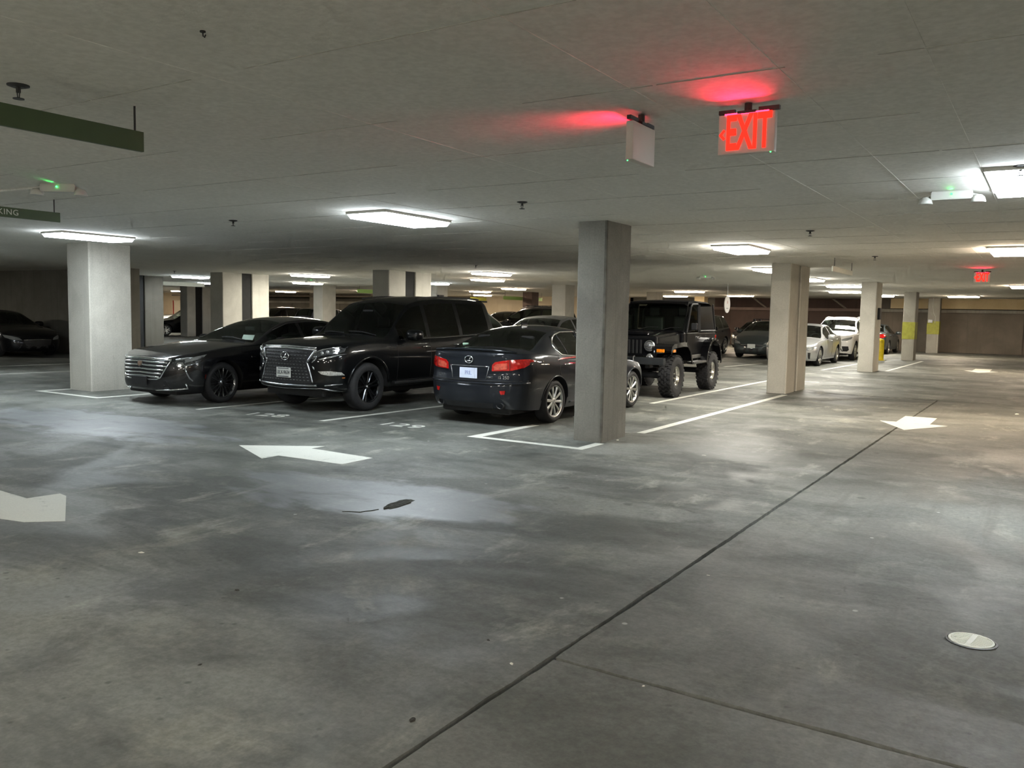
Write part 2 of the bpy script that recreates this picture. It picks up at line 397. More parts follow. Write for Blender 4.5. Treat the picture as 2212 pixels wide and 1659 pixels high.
for x, y, sx, d, lab in [(-15.9, 18.4, .62, (0, .75, 1.20, 1.95), 'double column rising behind the roof of the large black off-road wagon'),
                         (-22.85, 18.25, .62, (0, .80, 1.22, 1.95), 'double column rising behind the roof of the chrome-grille sedan'),
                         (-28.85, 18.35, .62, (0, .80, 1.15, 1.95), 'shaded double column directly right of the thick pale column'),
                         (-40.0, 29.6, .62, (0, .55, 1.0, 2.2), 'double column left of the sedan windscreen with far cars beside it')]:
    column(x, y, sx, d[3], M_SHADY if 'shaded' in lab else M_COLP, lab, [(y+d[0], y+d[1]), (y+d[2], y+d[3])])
for x, y, sx, sy, m, lab in [(-16.2, 29.25, .62, .75, M_COLP, 'pale column rising above the grey sedan roof left of the nearest column'),
                             (-29.45, 29.3, .62, .9, M_COLP, 'bright pale column at the windscreen of the large black wagon'),
                             (-23.7, 39.1, .60, .7, M_WALLR, 'far red-brown column above the roof-rack wagon'),
                             (-16.3, 38.6, .55, .7, M_COL, 'far column just above the roof of the off-roader'),
                             (-22.6, 29.3, .6, .8, M_COLP, 'pale column under a ceiling lamp behind the large black wagon'),
                             (-43.5, 43.0, 1.0, .8, M_WALLD, 'dark pier against the far grey wall'),
                             (-16.9, 46.9, .6, .6, M_TAN, 'tan column carrying the round white sign')]:
    column(x, y, sx, sy, m, lab)

# ------------------------------------------------------------------ paint on the floor
def stripe(name, poly, label, cat, group=None, z=.0025):
    bm = nb(); prism(bm, poly, 0.0004, z); return tag(obj(name, bm, M_PAINT), label, cat, group)
def line(x0, y0, x1, y1, wd, label, group='parking bay lines'):
    dx, dy = x1-x0, y1-y0; L = math.hypot(dx, dy); nx, ny = -dy/L*wd/2, dx/L*wd/2
    return stripe('bay_line', [(x0+nx, y0+ny), (x0-nx, y0-ny), (x1-nx, y1-ny), (x1+nx, y1+ny)], label, 'line', group)
line(-11.27, 8.5, -11.12, 13.6, .10, 'white bay line between the chrome-grille sedan and the large black wagon')
line(-8.82, 8.75, -8.62, 14.0, .10, 'white bay line between the large black wagon and the sedan seen from behind')
line(-4.66, 10.62, -4.66, 18.0, .12, 'long white line running away right of the nearest column')
line(-6.12, 14.4, -6.08, 22.2, .10, 'white bay line along the right wheels of the off-roader')
line(-8.9, 26.8, -8.6, 30.0, .10, 'white bay line beside the silver sedan, left of the split column')
line(-6.05, 27.6, -5.9, 33.0, .10, 'white bay line right of the silver sedan')
line(-4.35, 28.9, -4.3, 37.2, .10, 'white line between the call-box column and the banded column')
line(-20.2, 9.6, -19.8, 14.6, .10, 'faint bay line on the dark floor left of the thick pale column')
line(-22.8, 10.6, -22.4, 15.4, .10, 'faintest bay line by the dark side wall')
line(-6.2, 22.2, -4.9, 22.2, .10, 'short white line closing the bay behind the split column')
line(-5.6, 26.9, -4.7, 26.95, .08, 'thin white line in front of the call-box column')
# boxes painted round the two front columns
stripe('column_outline', [(-6.30, 8.84), (-4.62, 8.84), (-4.62, 9.42), (-4.74, 9.42), (-4.74, 8.96), (-6.14, 8.96), (-6.14, 10.4), (-6.26, 10.4)],
       'white outline painted round the nearest column', 'line', 'outlines round columns')
stripe('column_outline', [(-15.85, 8.42), (-13.88, 8.42), (-13.88, 9.9), (-13.98, 9.9), (-13.98, 8.52), (-15.70, 8.52), (-15.70, 9.2), (-15.80, 9.2)],
       'white outline painted round the thick pale column', 'line', 'outlines round columns')
stripe('floor_arrow', [(-7.95, 6.56), (-7.13, 7.13), (-7.13, 6.92), (-6.16, 6.88), (-6.15, 6.40), (-7.06, 6.36), (-7.05, 6.12)], 'white floor arrow pointing left in front of the bays', 'arrow', 'floor arrows')
stripe('floor_arrow', [(-8.9, 3.2), (-8.2, 3.72), (-7.06, 3.66), (-7.03, 3.92), (-6.9, 3.90), (-6.09, 3.43), (-6.3, 3.24), (-7.2, 3.05), (-8.2, 2.7)], 'worn white floor arrow cut off by the left picture edge', 'arrow', 'floor arrows')
stripe('floor_arrow', [(-1.75, 13.5), (-2.24, 14.5), (-2.0, 14.52), (-2.0, 15.5), (-1.52, 15.5), (-1.52, 14.5), (-1.27, 14.45)], 'cream floor arrow pointing towards the viewer in the right lane', 'arrow', 'floor arrows')
stripe('floor_arrow', [(-1.9, 30.5), (-2.4, 31.6), (-2.15, 31.6), (-2.15, 33), (-1.65, 33), (-1.65, 31.6), (-1.4, 31.5)], 'far pale arrow in the right lane beyond the expansion joint', 'arrow', 'floor arrows')
def number(s, x, y, rot, size, label):
    bm = text_bm(s, size, .002, spacing=1.05); xform(bm, Matrix.Translation((x, y, .0022)) @ Matrix.Rotation(rot, 4, 'Z') @ Matrix.Diagonal((1.15, 1.0, 1, 1)))
    return tag(obj('bay_number', bm, M_PAINT), label, 'number', 'bay numbers')
number('129', -7.65, 9.13, 0.03, .42, 'white stencilled 129 on the floor behind the dark sedan')
number('128', -9.95, 8.72, 0.2, .42, 'white stencilled 128 on the floor in front of the large black wagon')

# ------------------------------------------------------------------ drain, broken patch, litter
t = thing('floor_drain', 'round slotted metal floor drain at the lower right', 'drain', (-.25, 4.74, 0))
bm = nb(); lathe(bm, [(.118, .0005), (.118, .004), (.108, .005), (.106, .0005)], 'Z', 40); obj('rim', bm, M_DARKMETAL, t)
bm = nb(); lathe(bm, [(.0, .001), (.106, .001)], 'Z', 40); obj('sump', bm, M_JOINT, t)
bm = nb(); lathe(bm, [(.104, .0015), (.104, .007), (.094, .008), (.092, .0015)], 'Z', 40); obj('grate_ring', bm, M_WSIGN, t)
for i in range(15):
    a = -.088+i*.0126; h = math.sqrt(max(0, .094**2-a*a))
    if h > .01:
        o = obj('grate_bar', bx(a-.0032, a+.0032, -h, h, .0015, .0075), M_WSIGN, t); o.rotation_euler[2] = -1.72
o = obj('grate_bar', bx(-.012, .012, -.09, .09, .0015, .008), M_WSIGN, t); o.rotation_euler[2] = -.15
def lump(name, x, y, lx, ly, hz, rot, m, seed, n=22):
    r = random.Random(seed); bm = nb(); rings = []
    for k, (f, z) in enumerate(((1., 0.0005), (.93, hz*.55), (.6, hz), (.25, hz*.8))):
        rr = []
        for i in range(n):
            a = 2*math.pi*i/n; q = f*(1+r.uniform(-.16, .16)); rr.append(bm.verts.new((lx*q*math.cos(a), ly*q*math.sin(a), z*(1+r.uniform(-.35, .2)*(k > 0)))))
        rings.append(rr)
    for A, B in zip(rings, rings[1:]):
        for i in range(n): bm.faces.new((A[i], A[(i+1) % n], B[(i+1) % n], B[i]))
    bm.faces.new(rings[-1]); bm.faces.new(rings[0][::-1])
    o = obj(name, bm, m, None); o.location = (x, y, 0); o.rotation_euler[2] = rot; return o
m_spall = pmat('crumbled_dark_concrete', rgb('#3a3c36'), .9, noise=.5, nscale=25, bump=.8)
t = thing('broken_patch', 'small dark crumbled patch with a thin crack in the floor', 'pothole', (-4.49, 5.34, 0))
o = lump('crumbled_core', 0, 0, .20, .06, .018, .0, m_spall, 3); o.parent = t; o.location = (0, 0, 0); o.rotation_euler[2] = math.pi/2+.12
bm = nb(); pts = [(-.01, -.24, .002), (-.02, -.30, .002), (-.05, -.35, .002), (-.06, -.40, .002), (-.15, -.44, .002), (-.19, -.47, .002)]
tube(bm, pts, [.004, .005, .004, .005, .004, .002], 6); obj('crack', bm, m_spall, t)
def lit(px, py, s, m, label, seed, cat='litter'):
    # a scrap lying on the floor under the picture point (px, py)
    cy, sy = math.cos(YAW), math.sin(YAW); f = Vector((sy, cy, 0)); r = Vector((cy, -sy, 0)); u = Vector((0, 0, 1))
    f2 = f*math.cos(PITCH)-u*math.sin(PITCH); u2 = u*math.cos(PITCH)+f*math.sin(PITCH)
    r3 = r*math.cos(ROLL)+u2*math.sin(ROLL); u3 = u2*math.cos(ROLL)-r*math.sin(ROLL)
    d = f2*FPX+r3*(px-1106)-u3*(py-829.5); d *= EYE/-d.z
    return tag(lump('litter_scrap', d.x, d.y, s, s*.6, s*.25, seed, m, seed, 10), label, cat, 'scraps on the floor')
m_scrap = pmat('pale_paper_scrap', rgb('#dedccf'), .8, noise=.1); m_leaf = pmat('dark_leaf', rgb('#2e2c25'), .8, noise=.2)
for px, py, s, m, lab in [(1105, 1434, .014, m_scrap, 'pale scrap on the floor just above the junction of the two floor joints'),
                          (305, 1194, .022, m_scrap, 'pale scrap on the dark floor right of the worn arrow'),
                          (891, 1555, .020, m_leaf, 'black crumpled bit left of the long joint near the bottom edge'),
                          (1055, 1383, .012, m_leaf, 'small black bit above the pale scrap by the joints'),
                          (1291, 955, .030, m_scrap, 'white litter at the foot of the nearest column'),
                          (1334, 951, .030, m_scrap, 'white litter at the right foot of the nearest column'),
                          (1521, 984, .028, m_scrap, 'white scrap on the floor right of the nearest column'),
                          (2197, 895, .045, m_scrap, 'white scrap at the right edge near the expansion joint'),
                          (512, 1275, .018, m_leaf, 'dark curl of leaf on the open floor at centre left'),
                          (432, 1436, .011, m_leaf, 'tiny dark crumb low on the left floor'),
                          (1530, 1243, .010, m_scrap, 'small white crumb right of the long joint'),
                          (1390, 1482, .009, m_scrap, 'white crumb on the cross joint')]:
    lit(px, py, s, m, lab, int(px))
# ------------------------------------------------------------------ ceiling lamps (the only general light; some unseen ones are added)
def lamp_proto(col, nm, power):
    t = thing('ceiling_lamp', '', 'lamp')
    bm = nb(); prism(bm, [(-.31, -.63), (.31, -.63), (.31, .63), (-.31, .63)], -.03, .0); obj('housing', bm, M_LAMPHOUSE, t)
    bm = nb()      # wrap-round lens: bottom and sloping sides glow
    a = [bm.verts.new(p) for p in ((-.295, -.615, -.03), (.295, -.615, -.03), (.295, .615, -.03), (-.295, .615, -.03))]
    b = [bm.verts.new(p) for p in ((-.27, -.59, -.078), (.27, -.59, -.078), (.27, .59, -.078), (-.27, .59, -.078))]
    bm.faces.new(b[::-1])
    for i in range(4): bm.faces.new((a[i], a[(i+1) % 4], b[(i+1) % 4], b[i]))
    obj('lens', bm, emat('lamp_lens_'+nm, col, power), t)
    return t
PROTO = {}
def lamp(x, y, rot, kind, label, group=None):
    col, pw = {'cool': (LAMP_COOL, .95), 'warm': (LAMP_WARM, 1.25), 'neut': (LAMP_NEUT, 1.4)}[kind]
    if kind not in PROTO: o = PROTO[kind] = lamp_proto(col, kind, LAMP_POWER*pw)
    else: o = copy_tree(PROTO[kind])
    o.location = (x, y, CZ); o.rotation_euler[2] = rot; o['label'] = label; o['group'] = group or 'flat ceiling lamps'; return o
H = math.pi/2
for x, y, r, k, lab in [
    (-6.82, 8.10, 0, 'cool', 'glowing flat ceiling lamp above the large black wagon, nearest left of the column'),
    (-13.45, 8.10, 0, 'cool', 'glowing flat ceiling lamp at the head of the thick pale column'),
    (-.20, 8.0, 0, 'cool', 'large bright ceiling lamp cut off by the right edge beside the twin spotlights'),
    (-4.42, 13.95, 0, 'neut', 'ceiling lamp right of the nearest column, above the off-roader'),
    (-.62, 15.6, 0, 'warm', 'warm ceiling lamp near the right edge above the far exit sign'),
    (-5.62, 20.1, 0, 'neut', 'ceiling lamp half hidden by the split double column'),
    (-13.75, 20.4, 0, 'neut', 'upper of two ceiling lamps in line above the tail of the large black wagon'),
    (-20.96, 20.3, 0, 'neut', 'upper ceiling lamp between the two double columns behind the sedan'),
    (-27.2, 20.3, 0, 'cool', 'ceiling lamp between the shaded double column and the next, above the green strip'),
    (-16.4, 24.1, 0, 'warm', 'lower of two ceiling lamps in line above the tail of the large black wagon'),
    (-27.0, 26.0, 0, 'neut', 'ceiling lamp touching the bright pale column'),
    (-33.1, 25.9, 0, 'cool', 'small ceiling lamp left of the double column behind the sedan windscreen'),
    (-20.8, 26.8, 0, 'cool', 'short ceiling lamp right of the double column behind the large wagon'),
    (-26.0, 37.5, 0, 'warm', 'far ceiling lamp above the rear of the large wagon roof'),
    (-34.0, 37.5, 0, 'warm', 'far ceiling lamp left of the double column behind the large wagon'),
    (-42.0, 38.5, 0, 'warm', 'far ceiling lamp glaring before the grey far wall'),
    (-52.0, 38.0, 0, 'warm', 'far warm ceiling lamp deep left beyond the shaded column'),
    (-60.0, 40.0, 0, 'warm', 'farthest lamp at deep left over the far parked cars'),
    (-46.5, 31.0, 0, 'neut', 'ceiling lamp hidden mostly behind the shaded double column'),
    (-17.9, 45.0, H, 'warm', 'lower of the two lamps in line above the off-roader'),
    (-13.9, 36.6, H, 'warm', 'upper of the two lamps in line above the off-roader'),
    (-13.75, 43.5, H, 'warm', 'ceiling lamp right above the round white sign'),
    (-21.0, 33.0, 0, 'warm', 'upper ceiling lamp left of the pale column by the nearest column'),
    (-22.5, 44.0, 0, 'warm', 'lower ceiling lamp left of the pale column by the nearest column'),
    (-31.0, 45.0, 0, 'warm', 'ceiling lamp shining on the cream far wall'),
    (-36.5, 45.6, 0, 'warm', 'ceiling lamp at the left end of the cream far wall'),
    (-5.95, 30.3, H, 'neut', 'upper of two lamps left of the call-box column'),
    (-7.2, 36.6, H, 'neut', 'lower of two lamps left of the call-box column'),
    (-6.6, 42.3, 0, 'neut', 'small lamp just right of the call-box column'),
    (-3.45, 43.0, H, 'warm', 'long far lamp below the small exit sign'),
    (-.9, 31.0, 0, 'warm', 'warm far lamp at the very right edge'),
    (2.6, 23.5, 0, 'warm', 'warm lamp beyond the right edge of the lane'),
    (4.0, 15.5, 0, 'warm', 'warm lamp right of the lane outside the view'),
    (6.5, 8.0, 0, 'neut', 'lamp outside the view on the right'),
    (-20.0, 8.1, 0, 'cool', 'lamp outside the view on the left'),
    (-13.4, 1.6, 0, 'cool', 'lamp outside the view left of the camera'),
    (-6.8, -1.6, 0, 'neut', 'added unseen lamp behind the camera, brightening the foreground'),  # unseen lamps behind the camera, added to brighten the foreground
    (-.2, -1.8, 0, 'neut', 'added unseen lamp overhead behind the camera, brightening the foreground'),
    (6.4, -1.8, 0, 'warm', 'added unseen lamp behind the camera on the right, brightening the foreground'),
    (-3.5, -5.5, 0, 'neut', 'added unseen second row lamp behind the camera, left'), (3.2, -5.5, 0, 'neut', 'added unseen second row lamp behind the camera, right'),  # further unseen rows, added to lift the ceiling brightness
    (-10.2, -5.5, 0, 'neut', 'added unseen second row lamp far behind the camera on the left'), (-3.5, -10.5, 0, 'neut', 'added unseen third row lamp behind the camera, left'),
    (3.2, -10.5, 0, 'neut', 'added unseen third row lamp behind the camera, right'), (-31.5, 8.1, 0, 'neut', 'added unseen lamp far out on the left, brightening the dark wall'),  # the left-hand lamp is added out of view to brighten the side wall
    (-6.0, 25.3, 0, 'neut', 'lamp hidden behind the split double column'),
]: lamp(x, y, r, k, lab)

# ------------------------------------------------------------------ hanging green signs (run away from the viewer)
def hang_sign(x, y0, y1, z0, z1, m, label, text=None, tx=0, group='hanging green signs', hangers=None, tsize=.8):
    t = thing('hanging_sign', label, 'sign', (x, (y0+y1)/2, z0), 0, group); cy = (y0+y1)/2
    obj('panel', bx(-.012, .012, y0-cy, y1-cy, 0, z1-z0, bev=.002), m, t)
    for yy in hangers or (y0+.15, y1-.06):
        bm = nb(); cyl(bm, (0, yy-cy, z1-z0-.01), (0, yy-cy, CZ-z0), .006, n=8); obj('hanger', bm, M_DARKMETAL, t)
    if text:
        bm = text_bm(text, (z1-z0)*tsize, .003, spacing=1.1); xform(bm, Matrix.Translation((.0135, tx-cy, (z1-z0)*.5)) @ Matrix(((0, 0, 1, 0), (1, 0, 0, 0), (0, 1, 0, 0), (0, 0, 0, 1))))
        obj('lettering', bm, M_WSIGN, t)
    return t
hang_sign(-4.58, .6, 3.1, 2.505, 2.62, M_GREEN, 'plain dark green hanging sign at the upper left', hangers=(1.0, 3.05))
hang_sign(-9.40, 3.0, 5.32, 2.515, 2.62, M_GREEN, 'dark green hanging sign reading PARKING at the left edge', 'PARKING', 4.68)
o = hang_sign(-30.2, 19.0, 23.2, 2.46, 2.62, M_WSIGN, 'long pale sign with a light green end under a far lamp at left', group='pale far signs')
obj('green_end', bx(-.016, .016, -2.08, -1.45, .003, .157), M_LGREEN, o)
hang_sign(-27.5, 29.6, 33.0, 2.42, 2.60, M_LGREEN, 'light green far sign right of the double column behind the sedan', group='pale far signs')
hang_sign(-24.5, 37.5, 41.5, 2.32, 2.50, M_LGREEN, 'olive green strip sign before the cream far wall', group='pale far signs')
hang_sign(-27.3, 38.4, 40.0, 2.28, 2.46, M_LIME, 'short olive sign above the tail of the large wagon roof', group='pale far signs')
hang_sign(-3.55, 16.7, 18.55, 2.50, 2.60, M_WSIGN, 'small pale hanging sign right of the split double column', group='pale far signs')
t = thing('round_sign', 'round white sign with a small red mark hanging right of the black suv', 'sign', (-9.62, 29.0, 1.75), math.pi/2, 'round signs')
bm = nb(); lathe(bm, [(0, -.012), (.295, -.012), (.30, 0), (.295, .012), (0, .012)], 'Y', 40); o = obj('disc', bm, pmat('white_sign_face', rgb('#e8e4e0'), .5, noise=.02), t); o.location = (0, 0, .3)
for sd in (-1, 1):
    bm = nb(); lathe(bm, [(0, sd*.016), (.035, sd*.016), (.035, sd*.008)], 'Y', 16); o = obj('red_mark', bm, M_RED, t); o.location = (0, 0, .38); o.scale = (.8, 1, 1.7)
    obj('caption', bx(-.11, .11, *sorted((sd*.008, sd*.016)), .14, .18), M_STEEL, t)
bm = nb(); cyl(bm, (0, .0, .59), (0, .0, CZ-1.75), .012, n=8); obj('hanger', bm, M_STEEL, t)

# ------------------------------------------------------------------ exit signs
M_EXITFACE = pmat('off_white_exit_housing', rgb('#d9cfc6'), .5, noise=.03)
M_EXITGLOW = emat('exit_red_glow', (1.0, .016, .008), 3.2)
M_REDLED = emat('red_led_strip', (1.0, .02, .06), 9.0)
M_GLED = emat('green_led', (.06, 1.0, .16), 5.0)
def led_light(name, root, loc, rot, size, col, energy, spread):
    # the light a small led throws out of its housing
    ld = bpy.data.lights.new(name, 'AREA'); ld.shape = 'RECTANGLE'; ld.size, ld.size_y = size; ld.color = col; ld.energy = energy; ld.spread = math.radians(spread)
    o = bpy.data.objects.new(name, ld); C.objects.link(o); o.parent = root; o.location = loc; o.rotation_euler = rot; return o
def exit_sign(loc, rotz, label, front=True, scale=1.0, back_led=False, arrow=True, strip=1., glow=1.7):
    """origin at the middle of the top edge; the lettered face looks towards local -Y"""
    t = thing('exit_sign', label, 'sign', loc, rotz, 'exit signs'); W, Hh, D = .31, .215, .045
    obj('housing', bx(-W/2, W/2, -D/2, D/2, -Hh, 0, bev=.006), M_EXITFACE, t)
    bm = nb(); box(bm, -.05, .05, -.03, .03, -.002, .012); box(bm, -.16, -.07, -.012, .012, .006, .028); box(bm, .06, .17, -.012, .012, .006, .028)
    cyl(bm, (0, 0, .01), (0, 0, .06), .02, n=12); obj('mounting_bracket', bm, M_DARKMETAL, t)
    if front:
        bm = text_bm('EXIT', .262, .004, spacing=.98, bold=.007); xform(bm, Matrix.Translation((.012, -D/2-.003, -.108)) @ Matrix.Rotation(math.pi/2, 4, 'X') @ Matrix.Diagonal((.47, 1.0, 1, 1)))
        obj('letters', bm, M_EXITGLOW, t)
        if arrow:
            bm = nb()
            for sgn in (1, -1):
                a = [(-.150, 0), (-.124, .030*sgn), (-.113, .021*sgn), (-.131, 0)]
                vs = [bm.verts.new((x, -D/2-.004, -.108+z)) for x, z in a]; bm.faces.new(vs)
            obj('arrow', bm, M_EXITGLOW, t)
    # red leds leak out of the open top slot on to the ceiling
    bm = nb(); box(bm, -.12*strip, .12*strip, -D/2-.006, -D/2+.006, -.004, .004); obj('led_strip', bm, M_REDLED, t)
    if glow: led_light('glow_lamp', t, (0, -D/2-.014, -.014), (math.radians(-102), 0, 0), (.24, .006), (1.0, .01, .05), glow, 75)
    bm = nb(); lathe(bm, [(0, -.006), (.004, -.004), (.004, 0)], 'Z', 8); o = obj('status_led', bm, M_GLED, t); o.location = (W/2-.02, -D/2+.005, -Hh)
    return t
exit_sign((-1.465, 4.64, 2.705), 0, 'lit red EXIT sign with a left arrow hanging under the ceiling')
exit_sign((-2.075, 4.60, 2.695), -math.pi/2, 'exit sign turned away showing its blank back, left of the lit EXIT sign')
exit_sign((-1.37, 21.2, 2.68), 0, 'small far red EXIT sign at the right')

# ------------------------------------------------------------------ emergency twin spotlights
def emergency(x, y, rot, label):
    t = thing('emergency_light', label, 'light', (x, y, CZ), rot, 'emergency twin lights')
    bm = nb(); prism(bm, [(-.17, -.05), (.17, -.05), (.14, .05), (-.14, .05)], -.075, 0); bmesh.ops.bevel(bm, geom=bm.edges[:], offset=.008, segments=2, affect='EDGES'); obj('housing', bm, M_WHITEPL, t)
    for s in (-1, 1):
        bm = nb(); lathe(bm, [(.0, .03), (.03, .03), (.05, .01), (.062, -.03), (.055, -.034), (0, -.03)], 'Z', 20); o = obj('lamp_head', bm, M_WHITEPL, t, True); o.location = (s*.21, -.02, -.075)
        bm = nb(); cyl(bm, (s*.15, 0, -.03), (s*.21, -.02, -.05), .012, n=8); obj('swivel', bm, M_WHITEPL, t)
    bm = nb(); lathe(bm, [(0, -.012), (.008, -.008), (.009, 0)], 'Y', 10); o = obj('green_led', bm, M_GLED, t); o.location = (.0, -.056, -.03)
    led_light('led_glow', t, (0, -.07, -.03), (math.radians(-103), 0, 0), (.01, .01), (.02, 1.0, .10), .05, 36)
    return t
emergency(-.83, 8.57, 0, 'white emergency twin spotlight with a green led beside the right edge lamp')
emergency(-8.17, 4.63, .6, 'emergency twin light on the ceiling at far left above the PARKING sign')
emergency(-8.3, 23.1, 0, 'emergency light with green led above the off-roader')
emergency(-24.2, 23.5, .4, 'far emergency light with green led above the sedan roof')
# ------------------------------------------------------------------ sprinkler heads and conduits
def sprinkler(x, y, label, s=1.):
    t = thing('sprinkler_head', label, 'sprinkler', (x, y, CZ), 0, 'ceiling sprinklers')
    bm = nb(); lathe(bm, [(0, 0), (.055, 0), (.055, -.006), (.03, -.014), (0, -.014)], 'Z', 20); obj('escutcheon', bm, M_DARKMETAL, t)
    bm = nb(); cyl(bm, (0, 0, -.01), (0, 0, -.04), .012, n=10); cyl(bm, (-.014, 0, -.03), (-.006, 0, -.07), .003, n=6); cyl(bm, (.014, 0, -.03), (.006, 0, -.07), .003, n=6); obj('frame', bm, M_DARKMETAL, t)
    bm = nb(); lathe(bm, [(0, -.07), (.028, -.07), (.028, -.074), (0, -.074)], 'Z', 16); obj('deflector', bm, M_DARKMETAL, t)
for x, y, lab in [(-4.71, 2.46, 'dark sprinkler head above the plain green sign'), 
                  (-4.74, 7.58, 'sprinkler head left of the nearest column top'), (-9.25, 7.57, 'sprinkler head left of the lamp above the large wagon'),
                  (-2.77, 11.6, 'sprinkler head right of the nearest column, above the split column'), (-2.8, 16.6, 'sprinkler head in the right lane beyond the split column'),
                  (-.27, 7.39, 'sprinkler head at the right edge above the bright lamp'), (-12.0, 17.1, 'far sprinkler head behind the nearest lamp'),
                  (-24.0, 17.3, 'sprinkler head in the shade above the sedan')]: sprinkler(x, y, lab)
t = thing('ceiling_hook', 'tiny dark hook in the ceiling near the top edge left of centre', 'hook', (-3.09, 2.38, CZ))
bm = nb(); lathe(bm, [(0, 0), (.012, 0), (.012, -.006), (0, -.006)], 'Z', 12); obj('hook_base', bm, M_DARKMETAL, t)
bm = nb(); tube(bm, [(0, 0, -.004), (.002, 0, -.022), (.012, 0, -.028), (.018, 0, -.018)], .003, 6); obj('hook_wire', bm, M_DARKMETAL, t)
bm = nb(); cyl(bm, (-9.9, 4.5, CZ-.012), (-8.3, 4.62, CZ-.012), .012, n=8); tag(obj('conduit', bm, M_CEIL), 'thin pale conduit leading to the far-left emergency light', 'pipe')
bm = nb(); tube(bm, [(-60, 43.0, 2.55), (-30, 43.0, 2.55)], .06, 10); tag(obj('ceiling_pipe', bm, M_WALLB), 'thick pipe running under the far ceiling at left', 'pipe')
t = thing('yellow_bollard', 'short yellow post at the foot of the call-box column', 'bollard', (-5.78, 36.5, 0))
bm = nb(); lathe(bm, [(0, 0), (.15, 0), (.15, .78), (.12, .85), (0, .87)], 'Z', 24); obj('post', bm, M_YELLOW, t, False)
bm = nb(); lathe(bm, [(0, 0.0), (.20, 0.0), (.20, .02), (.15, .03)], 'Z', 24); obj('base', bm, M_YELLOW, t)
t = thing('fire_extinguisher', 'red fire extinguisher on the far red-brown column', 'extinguisher', (-24.0, 38.985, 1.3))
bm = nb(); lathe(bm, [(0, 0), (.075, .0), (.085, .02), (.085, .46), (.055, .54), (.02, .57), (0, .57)], 'Z', 20); obj('cylinder', bm, M_RED, t, True)
bm = nb(); cyl(bm, (0, 0, .56), (0, 0, .64), .02, n=10); box(bm, -.02, .10, -.02, .02, .62, .65); obj('valve', bm, M_BLACKPL, t)
bm = nb(); box(bm, -.04, .04, .07, .13, .15, .45); obj('bracket', bm, M_STEEL, t)
# ------------------------------------------------------------------ car bodies: lofted from profile curves
def pchip(pts):
    """monotone cubic through (x, y) points -> function"""
    xs = np.array([p[0] for p in pts], float); ys = np.array([p[1] for p in pts], float)
    h = np.diff(xs); d = np.diff(ys)/h; n = len(xs); m = np.zeros(n)
    if n == 2: m[:] = d[0]
    else:
        for i in range(1, n-1):
            if d[i-1]*d[i] > 0:
                w1, w2 = 2*h[i]+h[i-1], h[i]+2*h[i-1]; m[i] = (w1+w2)/(w1/d[i-1]+w2/d[i])
        m[0], m[-1] = d[0], d[-1]
    def f(x):
        x = min(max(x, xs[0]), xs[-1]); i = min(max(int(np.searchsorted(xs, x))-1, 0), n-2); t = (x-xs[i])/h[i]
        return float((1+2*t)*(1-t)**2*ys[i]+t*(1-t)**2*h[i]*m[i]+t*t*(3-2*t)*ys[i+1]+t*t*(t-1)*h[i]*m[i+1])
    return f

def paint(name, col, rough=.25, metal=.0, coat=.75, spec=.12):
    return pmat('car_paint_'+name, col, rough, metal, spec, coat, .03, noise=.04, nscale=3.)
P_BLACK = paint('black', (.004, .004, .005), .3)
P_BLACKG = paint('black_gloss', (.005, .005, .006), .22, 0., 1.0, .4)
P_BLACK2 = paint('deep_black', (.003, .0035, .004), .3)
P_NAVY = paint('dark_slate', (.012, .014, .018), .35, .2)
P_GREY = paint('grey_green', (.055, .065, .065), .35, .4)
P_SILVER = paint('silver', (.50, .51, .51), .32, .7)
P_WHITE = paint('white', (.78, .77, .73), .35)
P_DGREY = paint('mid_grey', (.16, .16, .17), .35, .5)
G_DARK = glassmat('tinted_glass', (.16, .19, .17)); G_CLEAR = glassmat('windscreen_glass', (.62, .72, .64)); G_MID = glassmat('lightly_tinted_glass', (.50, .58, .50)); G_PRIV = glassmat('privacy_glass', (.04, .045, .045))
M_TRIM = pmat('dark_cabin_trim', (.012, .012, .012), .7, noise=.2)
M_SEAT = pmat('dark_seat_leather', (.018, .017, .016), .55, noise=.2)
M_LENS = pmat('clear_lamp_lens', (.55, .57, .58), .08, .75, noise=.1, nscale=40)
M_LENSD = pmat('smoked_lamp_lens', (.10, .105, .11), .06, .6, coat=1., noise=.2, nscale=40)
M_REDLENS = pmat('red_lamp_lens', (.42, .008, .006), .10, 0., .6, 1., noise=.35, nscale=26)
M_REDLENS2 = pmat('pale_red_lamp_lens', (.62, .10, .06), .12, .2, .6, 1., noise=.3, nscale=26)
M_AMBER = pmat('amber_lens', (.85, .24, .01), .15, 0., .6, 1., noise=.15, nscale=30)
M_PLATE = pmat('number_plate', rgb('#d5d8d2'), .45, noise=.05)
M_PLATEB = pmat('bluish_number_plate', rgb('#c9d0e0'), .45, noise=.06)
M_INK = pmat('plate_ink', rgb('#2b2f3c'), .6, noise=.1); M_INKB = pmat('blue_plate_ink', rgb('#8d96bd'), .6, noise=.1)
M_PAPER = emat if False else pmat('white_paper', rgb('#eceff0'), .7, noise=.02)

